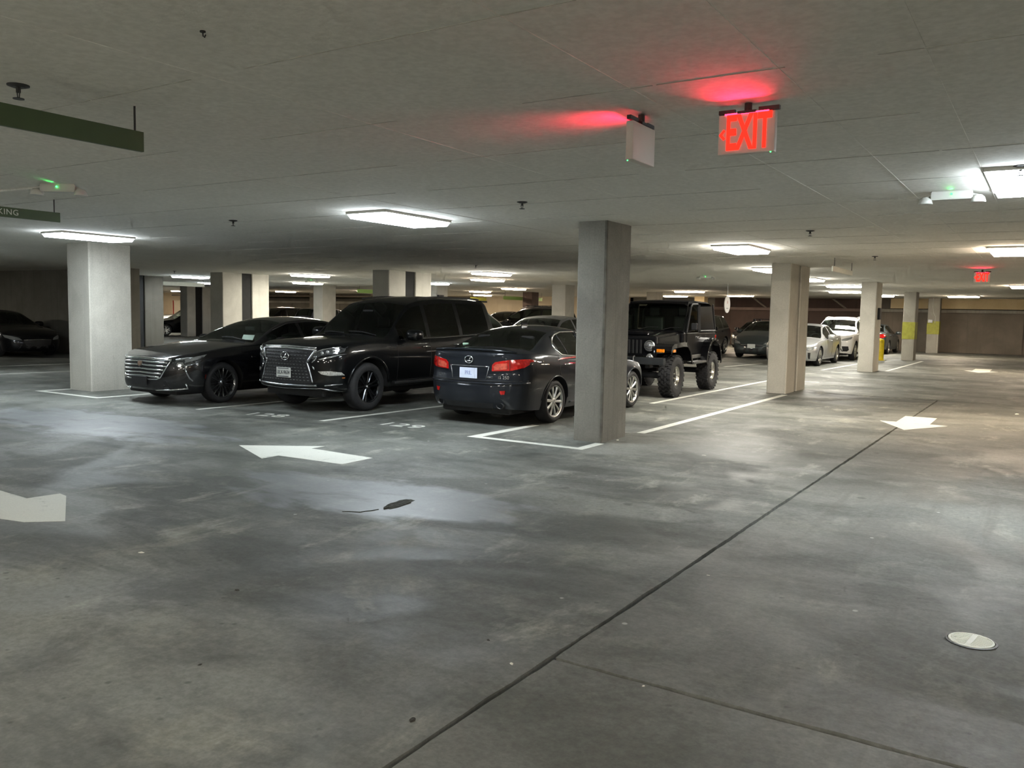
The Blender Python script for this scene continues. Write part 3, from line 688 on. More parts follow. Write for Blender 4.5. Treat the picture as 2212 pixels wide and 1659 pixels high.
class Car:
    def __init__(s, sp):
        s.sp = sp; s.L = sp['L']; s.W = sp['W']; s.R = sp['R']; s.fo = sp['fo']; s.wb = sp['wb']
        s.top = pchip(sp['top']); s.belt = pchip(sp['belt']); s.rail = pchip(sp['rail'])
        s.full = pchip(sp.get('plan', [(0, .94), (.9, 1.0), (s.L-1.0, 1.0), (s.L, .93)]))
        s.crown = pchip(sp.get('crown', [(0, .05), (s.L, .05)]))
        s.side = pchip(sp.get('side', [(0, .925), (.12, .955), (.40, .992), (.58, 1.0), (.8, .985), (1.0, .945)]))
        s.sill = pchip(sp['sill']); s.leanf = pchip(sp['leanf']); s.leanr = pchip(sp['leanr'])
        s.af, s.nf = sp.get('nose', (.5, 2.6)); s.ar, s.nr = sp.get('tail', (.4, 3.0)); s.fd = sp.get('fade', .6)
        s.arch = sp.get('arch', s.R+.045)
        s.ax = (s.fo, s.fo+s.wb)
    def wplan(s, y):
        w = s.W*s.full(y)
        if y < s.af: w *= (1-(1-max(y, 0)/s.af)**s.nf)**(1/s.nf)
        e = s.L-y
        if e < s.ar: w *= (1-(1-max(e, 0)/s.ar)**s.nr)**(1/s.nr)
        return max(w, 1e-5)
    def shift(s, y, z):
        d = 0
        if y < s.fd: d += (1-y/s.fd)**1.4*s.leanf(z)
        e = s.L-y
        if e < s.fd: d -= (1-e/s.fd)**1.4*s.leanr(z)
        return y+d
    def low(s, y):
        z = s.sill(y)
        for a in s.ax:
            if abs(y-a) < s.arch: z = max(z, s.R+math.sqrt(s.arch**2-(y-a)**2))
        return min(z, s.belt(y)-.06)
    def xside(s, y, z):
        zb = s.belt(y); z0 = s.sill(y); w = s.wplan(y)
        if z <= zb: return w*s.side((z-z0)/(zb-z0))
        bxx = w*s.side(1.); rx, zr = s.railp(y); u = min(1, (z-zb)/(zr-zb)); return s.ghx(bxx, rx, u)
    def ghx(s, b, r, u): return (b-.012)+(r-b+.012)*u+s.sp.get('bulge', .02)*4*u*(1-u)
    def railp(s, y):
        w = s.wplan(y); return w*s.rail(y), max(s.top(y)-s.crown(y), s.belt(y)+.006)
    def pside(s, y, z, off=0., sgn=1):
        return Vector((sgn*(s.xside(y, z)+off), s.shift(y, z), z))
    def pend(s, x, z, off=0., rear=False):
        """point on the nose (or tail) face at half-width x, height z"""
        lo, hi = 0., s.L/2; ax = abs(x)
        f = (lambda q: s.L-q) if rear else (lambda q: q)
        for _ in range(40):
            m = (lo+hi)/2; y = f(m); zz = min(z, s.belt(y))
            if s.wplan(y)*s.side((zz-s.sill(y))/(s.belt(y)-s.sill(y))) < ax: lo = m
            else: hi = m
        y = s.shift(f(hi), z); return Vector((x, y+(off if rear else -off), z))
    def ptop(s, x, y, off=0.):
        rx, zr = s.railp(y); zt = s.top(y); q = min(1, abs(x)/rx); return Vector((x, y, zr+(zt-zr)*(1-q**2.2)+off))
    # ---- the shell
    def build(s, root, paintm, glass_side=None, hero=True, glass_ws=None):
        sp = s.sp; ys = set(); L = s.L
        step = .05 if hero else .11
        ys.update(np.arange(.0, L, step).round(4)); nn = 16 if hero else 9
        ys.update([round(s.af*(1-math.cos(math.pi/2*i/nn)), 5) for i in range(nn)]); ys.update([round(L-s.ar*(1-math.cos(math.pi/2*i/nn)), 5) for i in range(nn)])
        ys.update([round(s.af*(i/nn)**4, 6) for i in range(3, nn//2)]); ys.update([round(L-s.ar*(i/nn)**4, 6) for i in range(3, nn//2)])
        for a in s.ax:
            na = 24 if hero else 12
            ys.update([round(a-s.arch*math.cos(math.pi*i/na), 5) for i in range(na+1)]); ys.update([round(a-s.arch-.002, 5), round(a+s.arch+.002, 5)])
        keys = [v for k in ('ws', 'rw') if k in sp for v in sp[k]]+[v for g in sp.get('sw', []) for v in g]
        ys.update(keys)
        # keep the key stations, drop near-duplicates
        ys = sorted(y for y in ys if 0 <= y <= L); out = []
        arch_k = {round(a+q, 5) for a in s.ax for q in (-s.arch-.002, s.arch+.002)}
        for y in ys:
            if out and y-out[-1] < (.0015 if .05 < y < L-.05 else .0002) and y not in keys and y not in arch_k: continue
            out.append(y)
        ys = out; ys[0] = 0.; ys[-1] = L
        us = [0, .035, .3, .6, .90, 1.0]; vs = [.045, .12, .25, .45, .7, 1.0]; nside = 11 if hero else 7
        rows = []
        for y in ys:
            zl, zb = s.low(y), s.belt(y); w = s.wplan(y); pts = []
            ina = any(abs(y-a) <= s.arch for a in s.ax)
            x0 = s.xside(y, zl); pts.append((max(x0-(.34 if ina else .10), 0), zl))
            for i in range(nside):
                z = zl+(zb-zl)*i/(nside-1); pts.append((s.xside(y, z), z))
            rx, zr = s.railp(y); bxx = w*s.side(1.)
            for u in us: pts.append((s.ghx(bxx, rx, u), zb+.008*min(1, (zr-zb)*20)*(1-u)+(zr-zb)*u))
            zt = s.top(y)
            for v in vs: q = 1-v; pts.append((rx*q, zr+(zt-zr)*(1-q**2.2)))
            rows.append([(x, s.shift(y, z), z) for x, z in pts])
        nr = len(rows[0]); iu = 1+nside; iv = iu+len(us)
        groups = {'body': [], 'liner': [], 'side': [], 'ws': [], 'rw': []}
        def cls(i, j):
            a, b = (ys[i]+ys[i+1])/2, j
            if j == 0: return 'liner'
            if iu+1 <= j < iu+4:
                for q in sp.get('sw', []):
                    if q[0] < a < q[1] and s.railp(a)[1]-s.belt(a) > .05: return 'side'
            if j >= iv:
                if 'ws' in sp and sp['ws'][0] < a < sp['ws'][1]: return 'ws'
                if 'rw' in sp and sp['rw'][0] < a < sp['rw'][1]: return 'rw'
            return 'body'
        for i in range(len(ys)-1):
            for j in range(nr-1): groups[cls(i, j)].append((i, j))
        def emit(cells, name, mat, parent, sides=(1, -1), smooth=True):
            if not cells: return None
            bm = nb(); cache = {}
            def v(i, j, sg):
                k = (i, j, sg if rows[i][j][0] > 1e-4 else 0)
                if k not in cache: x, y, z = rows[i][j]; cache[k] = bm.verts.new((x*sg, y, z))
                return cache[k]
            for sg in sides:
                for i, j in cells:
                    q = [v(i, j, sg), v(i+1, j, sg), v(i+1, j+1, sg), v(i, j+1, sg)]; u_ = []
                    for a in q:
                        if a not in u_: u_.append(a)
                    if len(u_) >= 3:
                        try: bm.faces.new(u_)
                        except ValueError: pass
            return obj(name, bm, mat, parent, smooth)
        s.body = emit(groups['body'], 'body', paintm, root)
        emit(groups['liner'], 'wheel_arch_liner', M_TRIM, root)
        gs = glass_side or G_DARK
        cells = groups['side']
        for k, q in enumerate(sp.get('sw', [])):
            for sg in (1, -1): emit([c for c in cells if q[0] < (ys[c[0]]+ys[c[0]+1])/2 < q[1]], 'side_window', gs, root, (sg,))
        emit(groups['ws'], 'windscreen', glass_ws or G_CLEAR, root); emit(groups['rw'], 'rear_window', gs, root)
        # underbody, cabin
        bm = nb(); box(bm, -s.W+.30, s.W-.30, .22, L-.22, sp['clear'], s.R+.28, bev=.04); obj('underbody', bm, M_TRIM, root)
        if 'ws' in sp: s.cabin(root, hero)
    def cabin(s, root, hero):
        sp = s.sp; c0 = sp['ws'][0]; zb = s.belt(c0+.6); y1 = sp.get('cab_end', s.L-.7)
        bm = nb(); box(bm, -s.W+.14, s.W-.14, c0-.05, y1, .34, zb-.30, bev=.03); obj('cabin_floor', bm, M_TRIM, root)
        bm = nb(); box(bm, -s.W+.13, s.W-.13, c0+.10, c0+.62, zb-.32, zb-.03, bev=.05); obj('dashboard', bm, M_TRIM, root)
        if not hero: return
        sy = c0+1.20; zs = zb-.40
        for yy in (sy, sy+.82):
            for x in (-.38, .38):
                bm = nb(); box(bm, x-.25, x+.25, yy-.45, yy+.1, zs-.10, zs+.05, bev=.05)
                box(bm, x-.24, x+.24, yy+.02, yy+.17, zs, zs+.56, bev=.06); box(bm, x-.13, x+.13, yy+.10, yy+.19, zs+.58, zs+.76, bev=.05); obj('seat', bm, M_SEAT, root, True)
        bm = nb(); pts = [(-.38+.18*math.cos(t)*-1, c0+.78+.05*math.sin(t), zb-.02+.17*math.sin(t)) for t in np.linspace(0, 2*math.pi, 25)[:-1]]
        tube(bm, [(p[0]+.76*sp.get('lhd', 1), p[1], p[2]) for p in pts], .014, 6, True); obj('steering_wheel', bm, M_TRIM, root, True)
        o = obj('rear_view_mirror', bx(-.12, .12, sp['ws'][1]-.22, sp['ws'][1]-.18, s.top(sp['ws'][1])-.20, s.top(sp['ws'][1])-.13, bev=.01), M_TRIM, root)
    # ---- conforming trim
    def patch(s, name, poly, kind, mat, root, off=.004, depth=.02, sub=3, sgn=1, parent=None):
        """a thin shaped plate laid on the skin; poly in (x,z) for nose/tail, (y,z) for the side, (x,y) for the top"""
        bm = nb(); vs = [bm.verts.new((a, b, 0)) for a, b in poly]; bm.faces.new(vs)
        bmesh.ops.triangulate(bm, faces=bm.faces[:])
        for _ in range(sub):
            es = [e for e in bm.edges if e.calc_length() > .05]
            if not es: break
            bmesh.ops.subdivide_edges(bm, edges=es, cuts=1); bmesh.ops.triangulate(bm, faces=bm.faces[:])
        fn = {'nose': lambda a, b, o: s.pend(a*sgn, b, o), 'tail': lambda a, b, o: s.pend(a*sgn, b, o, True),
              'side': lambda a, b, o: s.pside(a, b, o, sgn), 'top': lambda a, b, o: s.ptop(a*sgn, b, o)}[kind]
        bound = [e for e in bm.edges if len(e.link_faces) == 1]
        uv = {v: (v.co.x, v.co.y) for v in bm.verts}
        skirt = {v: bm.verts.new(fn(*uv[v], off-depth)) for e in bound for v in e.verts}
        for v, (a, b) in uv.items(): v.co = fn(a, b, off)
        for e in bound: a, b = e.verts; bm.faces.new((a, b, skirt[b], skirt[a]))
        return obj(name, bm, mat, parent or root, False)
    def bead(s, name, path, kind, mat, root, r=.008, off=.004, n=6, closed=False, sgn=1, dens=.06, parent=None):
        pts = []
        path = [Vector(p) for p in path]; seq = list(zip(path, path[1:]+path[:1])) if closed else list(zip(path, path[1:]))
        for p, q in seq:
            k = max(1, int((q-p).length/dens)); pts += [p.lerp(q, i/k) for i in range(k)]
        if not closed: pts.append(path[-1])
        fn = {'nose': lambda a, b: s.pend(a*sgn, b, off), 'tail': lambda a, b: s.pend(a*sgn, b, off, True), 'side': lambda a, b: s.pside(a, b, off, sgn), 'top': lambda a, b: s.ptop(a*sgn, b, off)}[kind]
        bm = nb(); tube(bm, [fn(p.x, p.y) for p in pts], r, n, closed); return obj(name, bm, mat, parent or root, True)
    def wheels(s, root, rimf, tw=.225, inset=.03, names=True):
        proto = None; R = s.R
        for a in s.ax:
            for sg in (1, -1):
                x = s.wplan(a)*.985-inset
                if proto is None:
                    rim = rimf(R, tw); proto = rim; rim.parent = root
                    rr = R*s.sp.get('rimfrac', .70); hw = tw/2; bm = nb()
                    prof = [(rr-.01, -hw*.85), (rr+.01, -hw*.95), (rr+(R-rr)*.5, -hw*1.05), (R-.03, -hw*.95), (R-.006, -hw*.72), (R, -hw*.5), (R, hw*.5), (R-.006, hw*.72), (R-.03, hw*.95), (rr+(R-rr)*.5, hw*1.05), (rr+.01, hw*.95), (rr-.01, hw*.85)]
                    lathe(bm, prof, 'X', 56); obj('tire', bm, M_RUBBER, rim, True)
                    o = rim
                else:
                    o = copy_tree(proto, root)
                o.location = (sg*(x-tw/2), a, R); o.rotation_euler = (0, 0, 0) if sg > 0 else (0, 0, math.pi)
    def door_lines(s, root, xs, y0, y1, zlo, mat=None):
        """shut lines of the doors on both sides"""
        y0 = max(y0, s.ax[0]+s.arch+.02); y1 = min(y1, s.ax[1]-s.arch-.02)
        for sg in (1, -1):
            for y in xs:
                s.bead('door_seam', [(y, max(zlo, s.low(y)+.008)), (y, s.belt(y)-.01)], 'side', M_TRIM, root, .0045, -.001, 4, sgn=sg)
            s.bead('door_seam', [(y0, zlo), (y1, zlo)], 'side', M_TRIM, root, .0045, -.001, 4, sgn=sg)
    def handle(s, root, y, z, mat=M_CHROME):
        for sg in (1, -1):
            bm = nb(); p = [s.pside(y+d, z+dz, o, sg) for d, dz, o in ((-.10, 0, .004), (-.08, .002, .035), (0, .004, .042), (.08, .002, .035), (.10, 0, .004))]
            tube(bm, p, [.008, .012, .013, .012, .008], 8); obj('door_handle', bm, mat, root, True)
    def mirror(s, root, y, z, mat, size=1.):
        for sg in (1, -1):
            b = s.pside(y, z, 0, sg); bm = nb(); rings = []
            prof = [(-.10, .25), (-.085, .75), (-.04, 1.0), (.03, .98), (.07, .9)]
            for dy, f in prof:
                rings.append([bm.verts.new((b.x+sg*(.16+.125*f*math.copysign(abs(math.cos(t))**.6, math.cos(t)))*size, y+dy*size, z+.09*size+.082*size*f*math.copysign(abs(math.sin(t))**.7, math.sin(t)))) for t in np.linspace(0, 2*math.pi, 21)[:-1]])
            for A, B in zip(rings, rings[1:]):
                for i in range(20): bm.faces.new((A[i], A[(i+1) % 20], B[(i+1) % 20], B[i]))
            bm.faces.new(rings[0]); bm.faces.new(rings[-1]); o = obj('door_mirror', bm, mat, root, True)
            bm = nb(); cyl(bm, b+Vector((-.02*sg, 0, .02)), b+Vector((sg*.09, 0, .06)), .025, .02, 8); obj('mirror_arm', bm, M_TRIM, o)
    def plate(s, root, x, z, w, h, text, rear, off=.02, face=M_PLATE, ink=M_INK, bands=True, frame=None):
        p = s.pend(x, z, off, rear); sg = 1 if rear else -1;
        fr = obj('number_plate', bx(-w/2, w/2, -.006, .006, -h/2, h/2, bev=.004), face, root); fr.location = p

        if text:
            bm = text_bm(text, h*.55, .003, spacing=1.0)
            r = Matrix.Rotation(math.pi/2, 4, 'X'); 
            if rear: r = Matrix.Rotation(math.pi, 4, 'Z') @ r
            xform(bm, Matrix.Translation((0, sg*.0075, 0)) @ r @ Matrix.Diagonal((.78, 1, 1, 1))); obj('plate_lettering', bm, ink, fr)
        if bands:
            for zz in (h*.40, -h*.40): obj('plate_band', bx(-w*.38, w*.38, *(sorted((sg*.006, sg*.008))), zz-h*.035, zz+h*.035), ink, fr)
        return fr
# ---- alloy wheels: mesh centred on the hub, outer face towards +X
def rim_spoked(n, mat, width=.05, pair=0., dish=.02, taper=.7, rf=.70, hubm=None):
    def f(R, tw):
        rr = R*rf; hw = tw/2; bm = nb()
        lathe(bm, [(rr, -hw*.85), (rr-.012, -hw*.6), (rr-.03, 0), (rr-.022, hw*.70), (rr-.004, hw*.9), (rr+.004, hw*.93), (rr+.004, hw*.8)], 'X', 56)
        f0 = hw*.80-dish; lathe(bm, [(.0, f0+.012), (.03, f0+.012), (.045, f0+.004), (.07, f0-.005), (.075, f0-.05), (0, f0-.05)], 'X', 28)
        angs = []
        for i in range(n):
            a = 2*math.pi*i/n+.2
            angs += [a-pair, a+pair] if pair else [a]
        for a in angs:
            ca, sa = math.cos(a), math.sin(a)
            def P(r, t, x): return (x, r*ca-t*sa, r*sa+t*ca)
            secs = [(.045, width*taper*.55, f0), (rr*.55, width*.5*taper, f0+.008), (rr-.008, width*.5, hw*.78)]
            rings = []
            for r, t, x in secs: rings.append([bm.verts.new(P(r, q*t, x+dx)) for q, dx in ((-1, -.006), (-.45, .006), (.45, .006), (1, -.006), (.8, -.03), (-.8, -.03))])
            for A, B in zip(rings, rings[1:]):
                for i in range(6): bm.faces.new((A[i], A[(i+1) % 6], B[(i+1) % 6], B[i]))
        o = obj('wheel', bm, mat, None, False)
        bm = nb(); lathe(bm, [(0, -hw*.1), (rr*.72, -hw*.1), (rr*.72, -hw*.22), (0, -hw*.22)], 'X', 32); obj('brake_disc', bm, M_DARKMETAL, o)
        bm = nb(); lathe(bm, [(rr-.02, -hw*.5), (0, -hw*.5)], 'X', 32); obj('wheel_back', bm, M_BLACKPL, o)
        bm = nb(); lathe(bm, [(0, f0+.018), (.02, f0+.016), (.026, f0+.010)], 'X', 20); obj('hub_cap', bm, hubm or M_CHROME, o)
        return o
    return f
# ------------------------------------------------------------------ car 1: black luxury sedan, nose to the viewer
def place(label, cat, x, y, rot, name='parked_car', group='parked cars'):
    return thing(name, label, cat, (x, y, 0), rot, group)
SEDAN_SIDE = [(0, .915), (.10, .945), (.35, .985), (.55, 1.0), (.78, .99), (1.0, .945)]

def sedan_chrome_grille():
    sp = dict(L=5.18, W=.94, R=.345, fo=.95, wb=3.11, clear=.16,
        top=[(0, .76), (.05, .80), (.25, .875), (.7, .945), (1.25, 1.005), (1.62, 1.03), (1.74, 1.07), (2.10, 1.25), (2.48, 1.395), (2.75, 1.44), (3.15, 1.46), (3.6, 1.435), (4.0, 1.345), (4.45, 1.17), (4.62, 1.13), (5.0, 1.10), (5.12, 1.06), (5.18, .98)],
        belt=[(0, .72), (.3, .83), (.9, .90), (1.7, .95), (3.0, .975), (4.4, 1.03), (5.0, 1.0), (5.18, .93)],
        rail=[(0, .86), (1.62, .87), (2.48, .655), (3.2, .63), (3.9, .645), (4.5, .78), (5.18, .84)],
        crown=[(0, .04), (.6, .045), (1.6, .04), (2.4, .06), (3.6, .06), (4.5, .05), (5.18, .04)],
        sill=[(0, .24), (.3, .21), (.95, .20), (1.4, .22), (3.6, .22), (4.2, .22), (4.8, .24), (5.18, .30)],
        side=SEDAN_SIDE, leanf=[(.15, .10), (.26, .03), (.40, .0), (.52, .01), (.70, .035), (.80, .07), (.9, .12)], leanr=[(.2, .08), (.4, .0), (.65, .0), (.9, .06), (1.1, .14)],
        nose=(.62, 2.5), tail=(.4, 3), ws=(1.66, 2.48), rw=(3.92, 4.52), sw=[(1.98, 2.78), (2.86, 3.72), (3.78, 4.05)], rimfrac=.735, lhd=1)
    r = place('black luxury sedan with a chrome bar grille beside the thick pale column', 'car', -12.62, 8.42, 0, 'luxury_sedan')
    c = Car(sp); c.build(r, P_BLACKG, G_MID, glass_ws=glassmat('clear_windscreen', (.78, .86, .78)))
    # grille: dark opening, chrome frame and bars, shield crest
    op = [(-.58, .66), (-.60, .70), (-.61, .735), (0, .755), (.61, .735), (.60, .70), (.58, .66), (.47, .455), (.40, .425), (0, .415), (-.40, .425), (-.47, .455)]
    c.patch('grille_opening', op, 'nose', M_BLACKPL, r, .004, .02)
    c.bead('grille_frame', op, 'nose', M_CHROME, r, .012, .008, 6, True, dens=.05)
    c.bead('grille_top_bar', [(-.62, .742), (0, .762), (.62, .742)], 'nose', M_CHROME, r, .024, .006)
    for z, hw in ((.70, .57), (.64, .55), (.58, .515), (.52, .48), (.465, .44)):
        c.bead('grille_bar', [(-hw, z-.005), (0, z+.012), (hw, z-.005)], 'nose', M_CHROME, r, .016, .010)
    cr = c.patch('crest', [(-.075, .72), (.075, .72), (.055, .635), (0, .61), (-.055, .635)], 'nose', M_CHROME, r, .034, .03)
    c.patch('crest_field', [(-.052, .708), (.052, .708), (.038, .645), (0, .628), (-.038, .645)], 'nose', pmat('crest_bronze', (.55, .40, .30), .3, .8, noise=.3, nscale=60), r, .038, .006, parent=cr)
    # plate bracket without a plate, lower intake, chrome chin strips
    b = c.pend(0, .39, .02); o = obj('plate_bracket', bx(-.20, .20, -.012, .012, -.075, .075, bev=.01), M_BLACKPL, r); o.location = b
    c.patch('lower_intake', [(-.55, .40), (.55, .40), (.62, .27), (-.62, .27)], 'nose', M_BLACKPL, r, .003, .02)
    for sg in (1, -1):
        c.bead('chin_strip', [(.34, .245), (.60, .255), (.80, .275), (.80, .36)], 'nose', M_CHROME, r, .014, .008, sgn=sg)
        c.patch('headlamp', [(.63, .705), (.70, .62), (.78, .62), (.875, .68), (.905, .74), (.88, .77), (.78, .75)], 'nose', M_LENSD, r, .006, .02, sgn=sg)
        c.patch('headlamp_projector', [(.71, .70), (.70, .65), (.75, .635), (.79, .67), (.77, .71)], 'nose', M_LENS, r, .012, .02, sgn=sg)
        c.bead('running_light', [(.79, .65), (.85, .665), (.885, .69)], 'nose', M_LENS, r, .013, .012, sgn=sg)
        c.bead('running_light', [(.80, .63), (.82, .55), (.84, .46), (.86, .40)], 'nose', M_LENS, r, .013, .010, sgn=sg)
        c.bead('headlamp_brow', [(.68, .74), (.80, .775), (.90, .79)], 'nose', M_LENS, r, .016, .008, sgn=sg)
        c.patch('headlamp_wrap', [(.20, .735), (.42, .80), (.62, .835), (.56, .795), (.40, .745), (.26, .70)], 'side', M_LENS, r, .006, .02, sgn=sg)
        c.patch('side_marker', [(.56, .50), (.585, .50), (.575, .43), (.56, .43)], 'side', pmat('dim_red_marker', (.07, .008, .006), .2, noise=.2), r, .004, .01, sgn=sg)
        c.patch('side_vent', [(1.52, .76), (1.60, .76), (1.60, .775), (1.52, .775)], 'side', M_CHROME, r, .006, .01, sgn=sg)
        c.bead('window_trim', [(1.95, c.belt(1.95)+.012), (2.8, c.belt(2.8)+.012), (4.0, c.belt(4.0)+.012)], 'side', M_CHROME, r, .006, .004, sgn=sg)
        c.bead('window_trim', [(2.2, c.railp(2.2)[1]-.02), (2.6, c.railp(2.6)[1]-.02), (3.2, c.railp(3.2)[1]-.02), (3.8, c.railp(3.8)[1]-.02)], 'side', M_CHROME, r, .005, .003, sgn=sg)
        c.patch('tail_lamp', [(.74, .94), (.86, .95), (.88, .70), (.82, .55), (.78, .55)], 'tail', M_REDLENS, r, .006, .02, sgn=sg)
    c.door_lines(r, (1.82, 2.82, 3.9), 1.82, 3.75, .28); c.handle(r, 2.62, .84); c.handle(r, 3.66, .87); c.mirror(r, 2.10, .93, P_BLACK)
    c.wheels(r, rim_spoked(15, pmat('grey_alloy', (.22, .225, .23), .25, .95, noise=.1), .030, 0, .015, .6, .735), .245)
    o = obj('dash_paper', bx(-.15, .15, -.002, .002, 0, .10), M_PAPER, r); o.location = (.36, 1.90, 1.035); o.rotation_euler[0] = -.5
    obj('wiper', tube(nb(), [c.ptop(.55, 1.68, .015), c.ptop(.2, 1.72, .02), c.ptop(-.1, 1.72, .018)], .008, 6), M_TRIM, r)
    # roof rim fin
    return c
c1 = sedan_chrome_grille()

# ------------------------------------------------------------------ car 2: large black body-on-frame wagon with an hourglass grille
def wagon_hourglass():
    sp = dict(L=4.88, W=.9425, R=.388, fo=.95, wb=2.79, clear=.24,
        top=[(0, 1.02), (.05, 1.065), (.25, 1.11), (.9, 1.165), (1.36, 1.19), (1.48, 1.22), (1.78, 1.47), (2.05, 1.69), (2.22, 1.785), (2.6, 1.85), (3.2, 1.885), (4.2, 1.875), (4.52, 1.85), (4.62, 1.79), (4.74, 1.45), (4.80, 1.20), (4.84, 1.1), (4.88, .95)],
        belt=[(0, .96), (.4, 1.04), (1.4, 1.11), (3, 1.14), (4.5, 1.19), (4.80, 1.12), (4.88, .90)],
        rail=[(0, .86), (1.38, .87), (2.2, .72), (3.2, .71), (4.5, .70), (4.75, .76), (4.88, .85)],
        crown=[(0, .04), (1.4, .04), (2.1, .06), (4.4, .055), (4.88, .04)],
        sill=[(0, .40), (.3, .34), (.95, .36), (1.5, .36), (3.6, .36), (4.4, .42), (4.88, .46)],
        side=[(0, .93), (.08, .96), (.30, .985), (.55, 1.0), (.80, .995), (1.0, .955)], leanf=[(.25, .16), (.36, .06), (.46, .0), (.60, .02), (.80, .035), (1.0, .075), (1.1, .12)], leanr=[(.3, .05), (.6, .0), (1.0, .02), (1.9, .1)],
        nose=(.55, 2.7), tail=(.28, 3.2), ws=(1.42, 2.14), rw=(4.60, 4.76), sw=[(1.72, 2.46), (2.56, 3.42), (3.52, 4.44)], arch=.46, rimfrac=.66, bulge=.012, cab_end=4.5)
    r = place('large black off-road wagon with an hourglass mesh grille and white number plate', 'car', -10.06, 9.18, 0, 'large_wagon')
    c = Car(sp); c.build(r, P_BLACK2, G_PRIV)
    op = [(-.56, .985), (0, 1.005), (.56, .985), (.475, .83), (.44, .80), (.455, .77), (.50, .66), (.555, .50), (.52, .475), (0, .465), (-.52, .475), (-.555, .50), (-.50, .66), (-.455, .77), (-.44, .80), (-.475, .83)]
    c.patch('grille_opening', op, 'nose', M_BLACKPL, r, .006, .02)
    c.bead('grille_top_bar', [(-.57, .985), (0, 1.008), (.57, .985)], 'nose', M_CHROME, r, .017, .010)
    c.bead('grille_top_bar', [(-.57, 1.015), (0, 1.035), (.57, 1.015)], 'nose', M_CHROME, r, .010, .008)
    m_sat = pmat('satin_chrome', (.40, .41, .42), .25, 1.0, noise=.06)
    for sg in (1, -1):
        c.bead('grille_frame', [(.57, .99), (.475, .83), (.44, .80)], 'nose', m_sat, r, .022, .008, sgn=sg, dens=.03)
        c.bead('grille_frame', [(.44, .80), (.455, .77), (.50, .66), (.565, .47)], 'nose', m_sat, r, .014, .010, sgn=sg, dens=.03)
        c.patch('headlamp', [(.50, .855), (.545, .935), (.66, .985), (.84, 1.03), (.93, 1.05), (.925, .985), (.85, .93), (.66, .895), (.56, .845)], 'nose', M_LENSD, r, .010, .03, sgn=sg)
        c.bead('headlamp_rim', [(.505, .86), (.55, .94), (.66, .99), (.84, 1.035), (.93, 1.055)], 'nose', M_CHROME, r, .006, .016, sgn=sg)
        for k, (x, z) in enumerate(((.665, .935), (.735, .955), (.80, .975))):
            bm = nb(); lathe(bm, [(0, -.012), (.026, -.008), (.034, .012)], 'Y', 16); o = obj('headlamp_projector', bm, M_LENS, r, True); o.location = c.pend(x*sg, z, .016)
        c.bead('running_light', [(.545, .875), (.60, .885), (.59, .85), (.535, .79)], 'nose', M_LENS, r, .011, .014, sgn=sg, dens=.03)
        c.patch('light_blade', [(.63, .845), (.82, .905), (.93, .935), (.80, .875), (.66, .835)], 'nose', M_LENS, r, .012, .02, sgn=sg)
        c.bead('bumper_accent', [(.545, .735), (.575, .685)], 'nose', M_LENS, r, .013, .010, sgn=sg)
        c.patch('fog_lamp', [(.63, .66), (.80, .665), (.885, .645), (.90, .60), (.78, .595), (.68, .615)], 'nose', pmat('ribbed_reflector', (.5, .5, .47), .25, .5, noise=.4, nscale=60), r, .010, .02, sgn=sg)
        c.bead('bumper_accent', [(.72, .44), (.80, .452), (.88, .462)], 'nose', M_LENS, r, .010, .010, sgn=sg)
        c.patch('side_reflector', [(.36, .57), (.41, .57), (.41, .55), (.36, .55)], 'side', pmat('dim_amber', (.25, .08, .02), .3, noise=.2), r, .004, .01, sgn=sg)
        c.patch('headlamp_wrap', [(.16, 1.0), (.34, 1.035), (.36, 1.015), (.30, .965), (.18, .93)], 'side', M_LENSD, r, .006, .02, sgn=sg)
        # flared arches, running board, roof rail
        for a in c.ax:
            pts = [(a+(.475)*math.cos(t), c.R+(.475)*math.sin(t)) for t in np.linspace(.12, math.pi-.12, 22)]
            c.bead('arch_flare', pts, 'side', P_BLACK2, r, .022, -.002, 8, sgn=sg)
        c.bead('roof_rail', [(sg*.62, 2.45), (sg*.62, 2.6), (sg*.615, 3.4), (sg*.61, 4.25), (sg*.60, 4.4)], 'top', M_DARKMETAL, r, .018, .03)
        o = obj('running_board', bx(*sorted((sg*.82, sg*.99)), 1.50, 3.22, .40, .45, bev=.015), M_BLACKPL, r)
        c.patch('tail_lamp', [(.70, 1.14), (.88, 1.12), (.88, .86), (.80, .84)], 'tail', M_REDLENS, r, .006, .02, sgn=sg)
        c.bead('belt_trim', [(1.75, c.belt(1.75)+.012), (3, c.belt(3)+.012), (4.4, c.belt(4.4)+.012)], 'side', m_sat, r, .007, .004, sgn=sg)
    # mesh of small bright lozenges in the grille
    bm = nb(); rows = 10
    for i in range(rows):
        z = .515+i*.047; half = .44+(.10*abs(z-.80)/.3 if z < .80 else .10*(z-.80)/.18)-.04
        n = int(half*2/.066); off = .033 if i % 2 else 0
        for k in range(n+1):
            x = -half+k*.066+off
            if abs(x) > half or (abs(x) < .17 and .545 < z < .70) : continue
            p = c.pend(x, z, .016); q = bmesh.ops.create_cube(bm, size=1.)
            for v in q['verts']: v.co = p+Vector((v.co.x*.042, v.co.y*.016, v.co.z*.017*(1-abs(v.co.x)*.8)))
    o = obj('grille_mesh', bm, pmat('gunmetal_mesh', (.42, .43, .44), .2, .9, noise=.3, nscale=12), r); o['kind'] = 'stuff'
    # oval badge with a bent stroke
    e = thing_ring(r, c.pend(0, .875, .03), .085, .062, .007, 'badge')
    bm = nb(); tube(bm, [(.025, 0, .04), (-.005, -.004, -.022), (-.03, -.004, -.022), (.05, -.004, -.022)], .009, 6); o = obj('badge_stroke', bm, M_CHROME, e, True)
    c.plate(r, .0, .62, .31, .155, 'ULX-9634', False, .03)
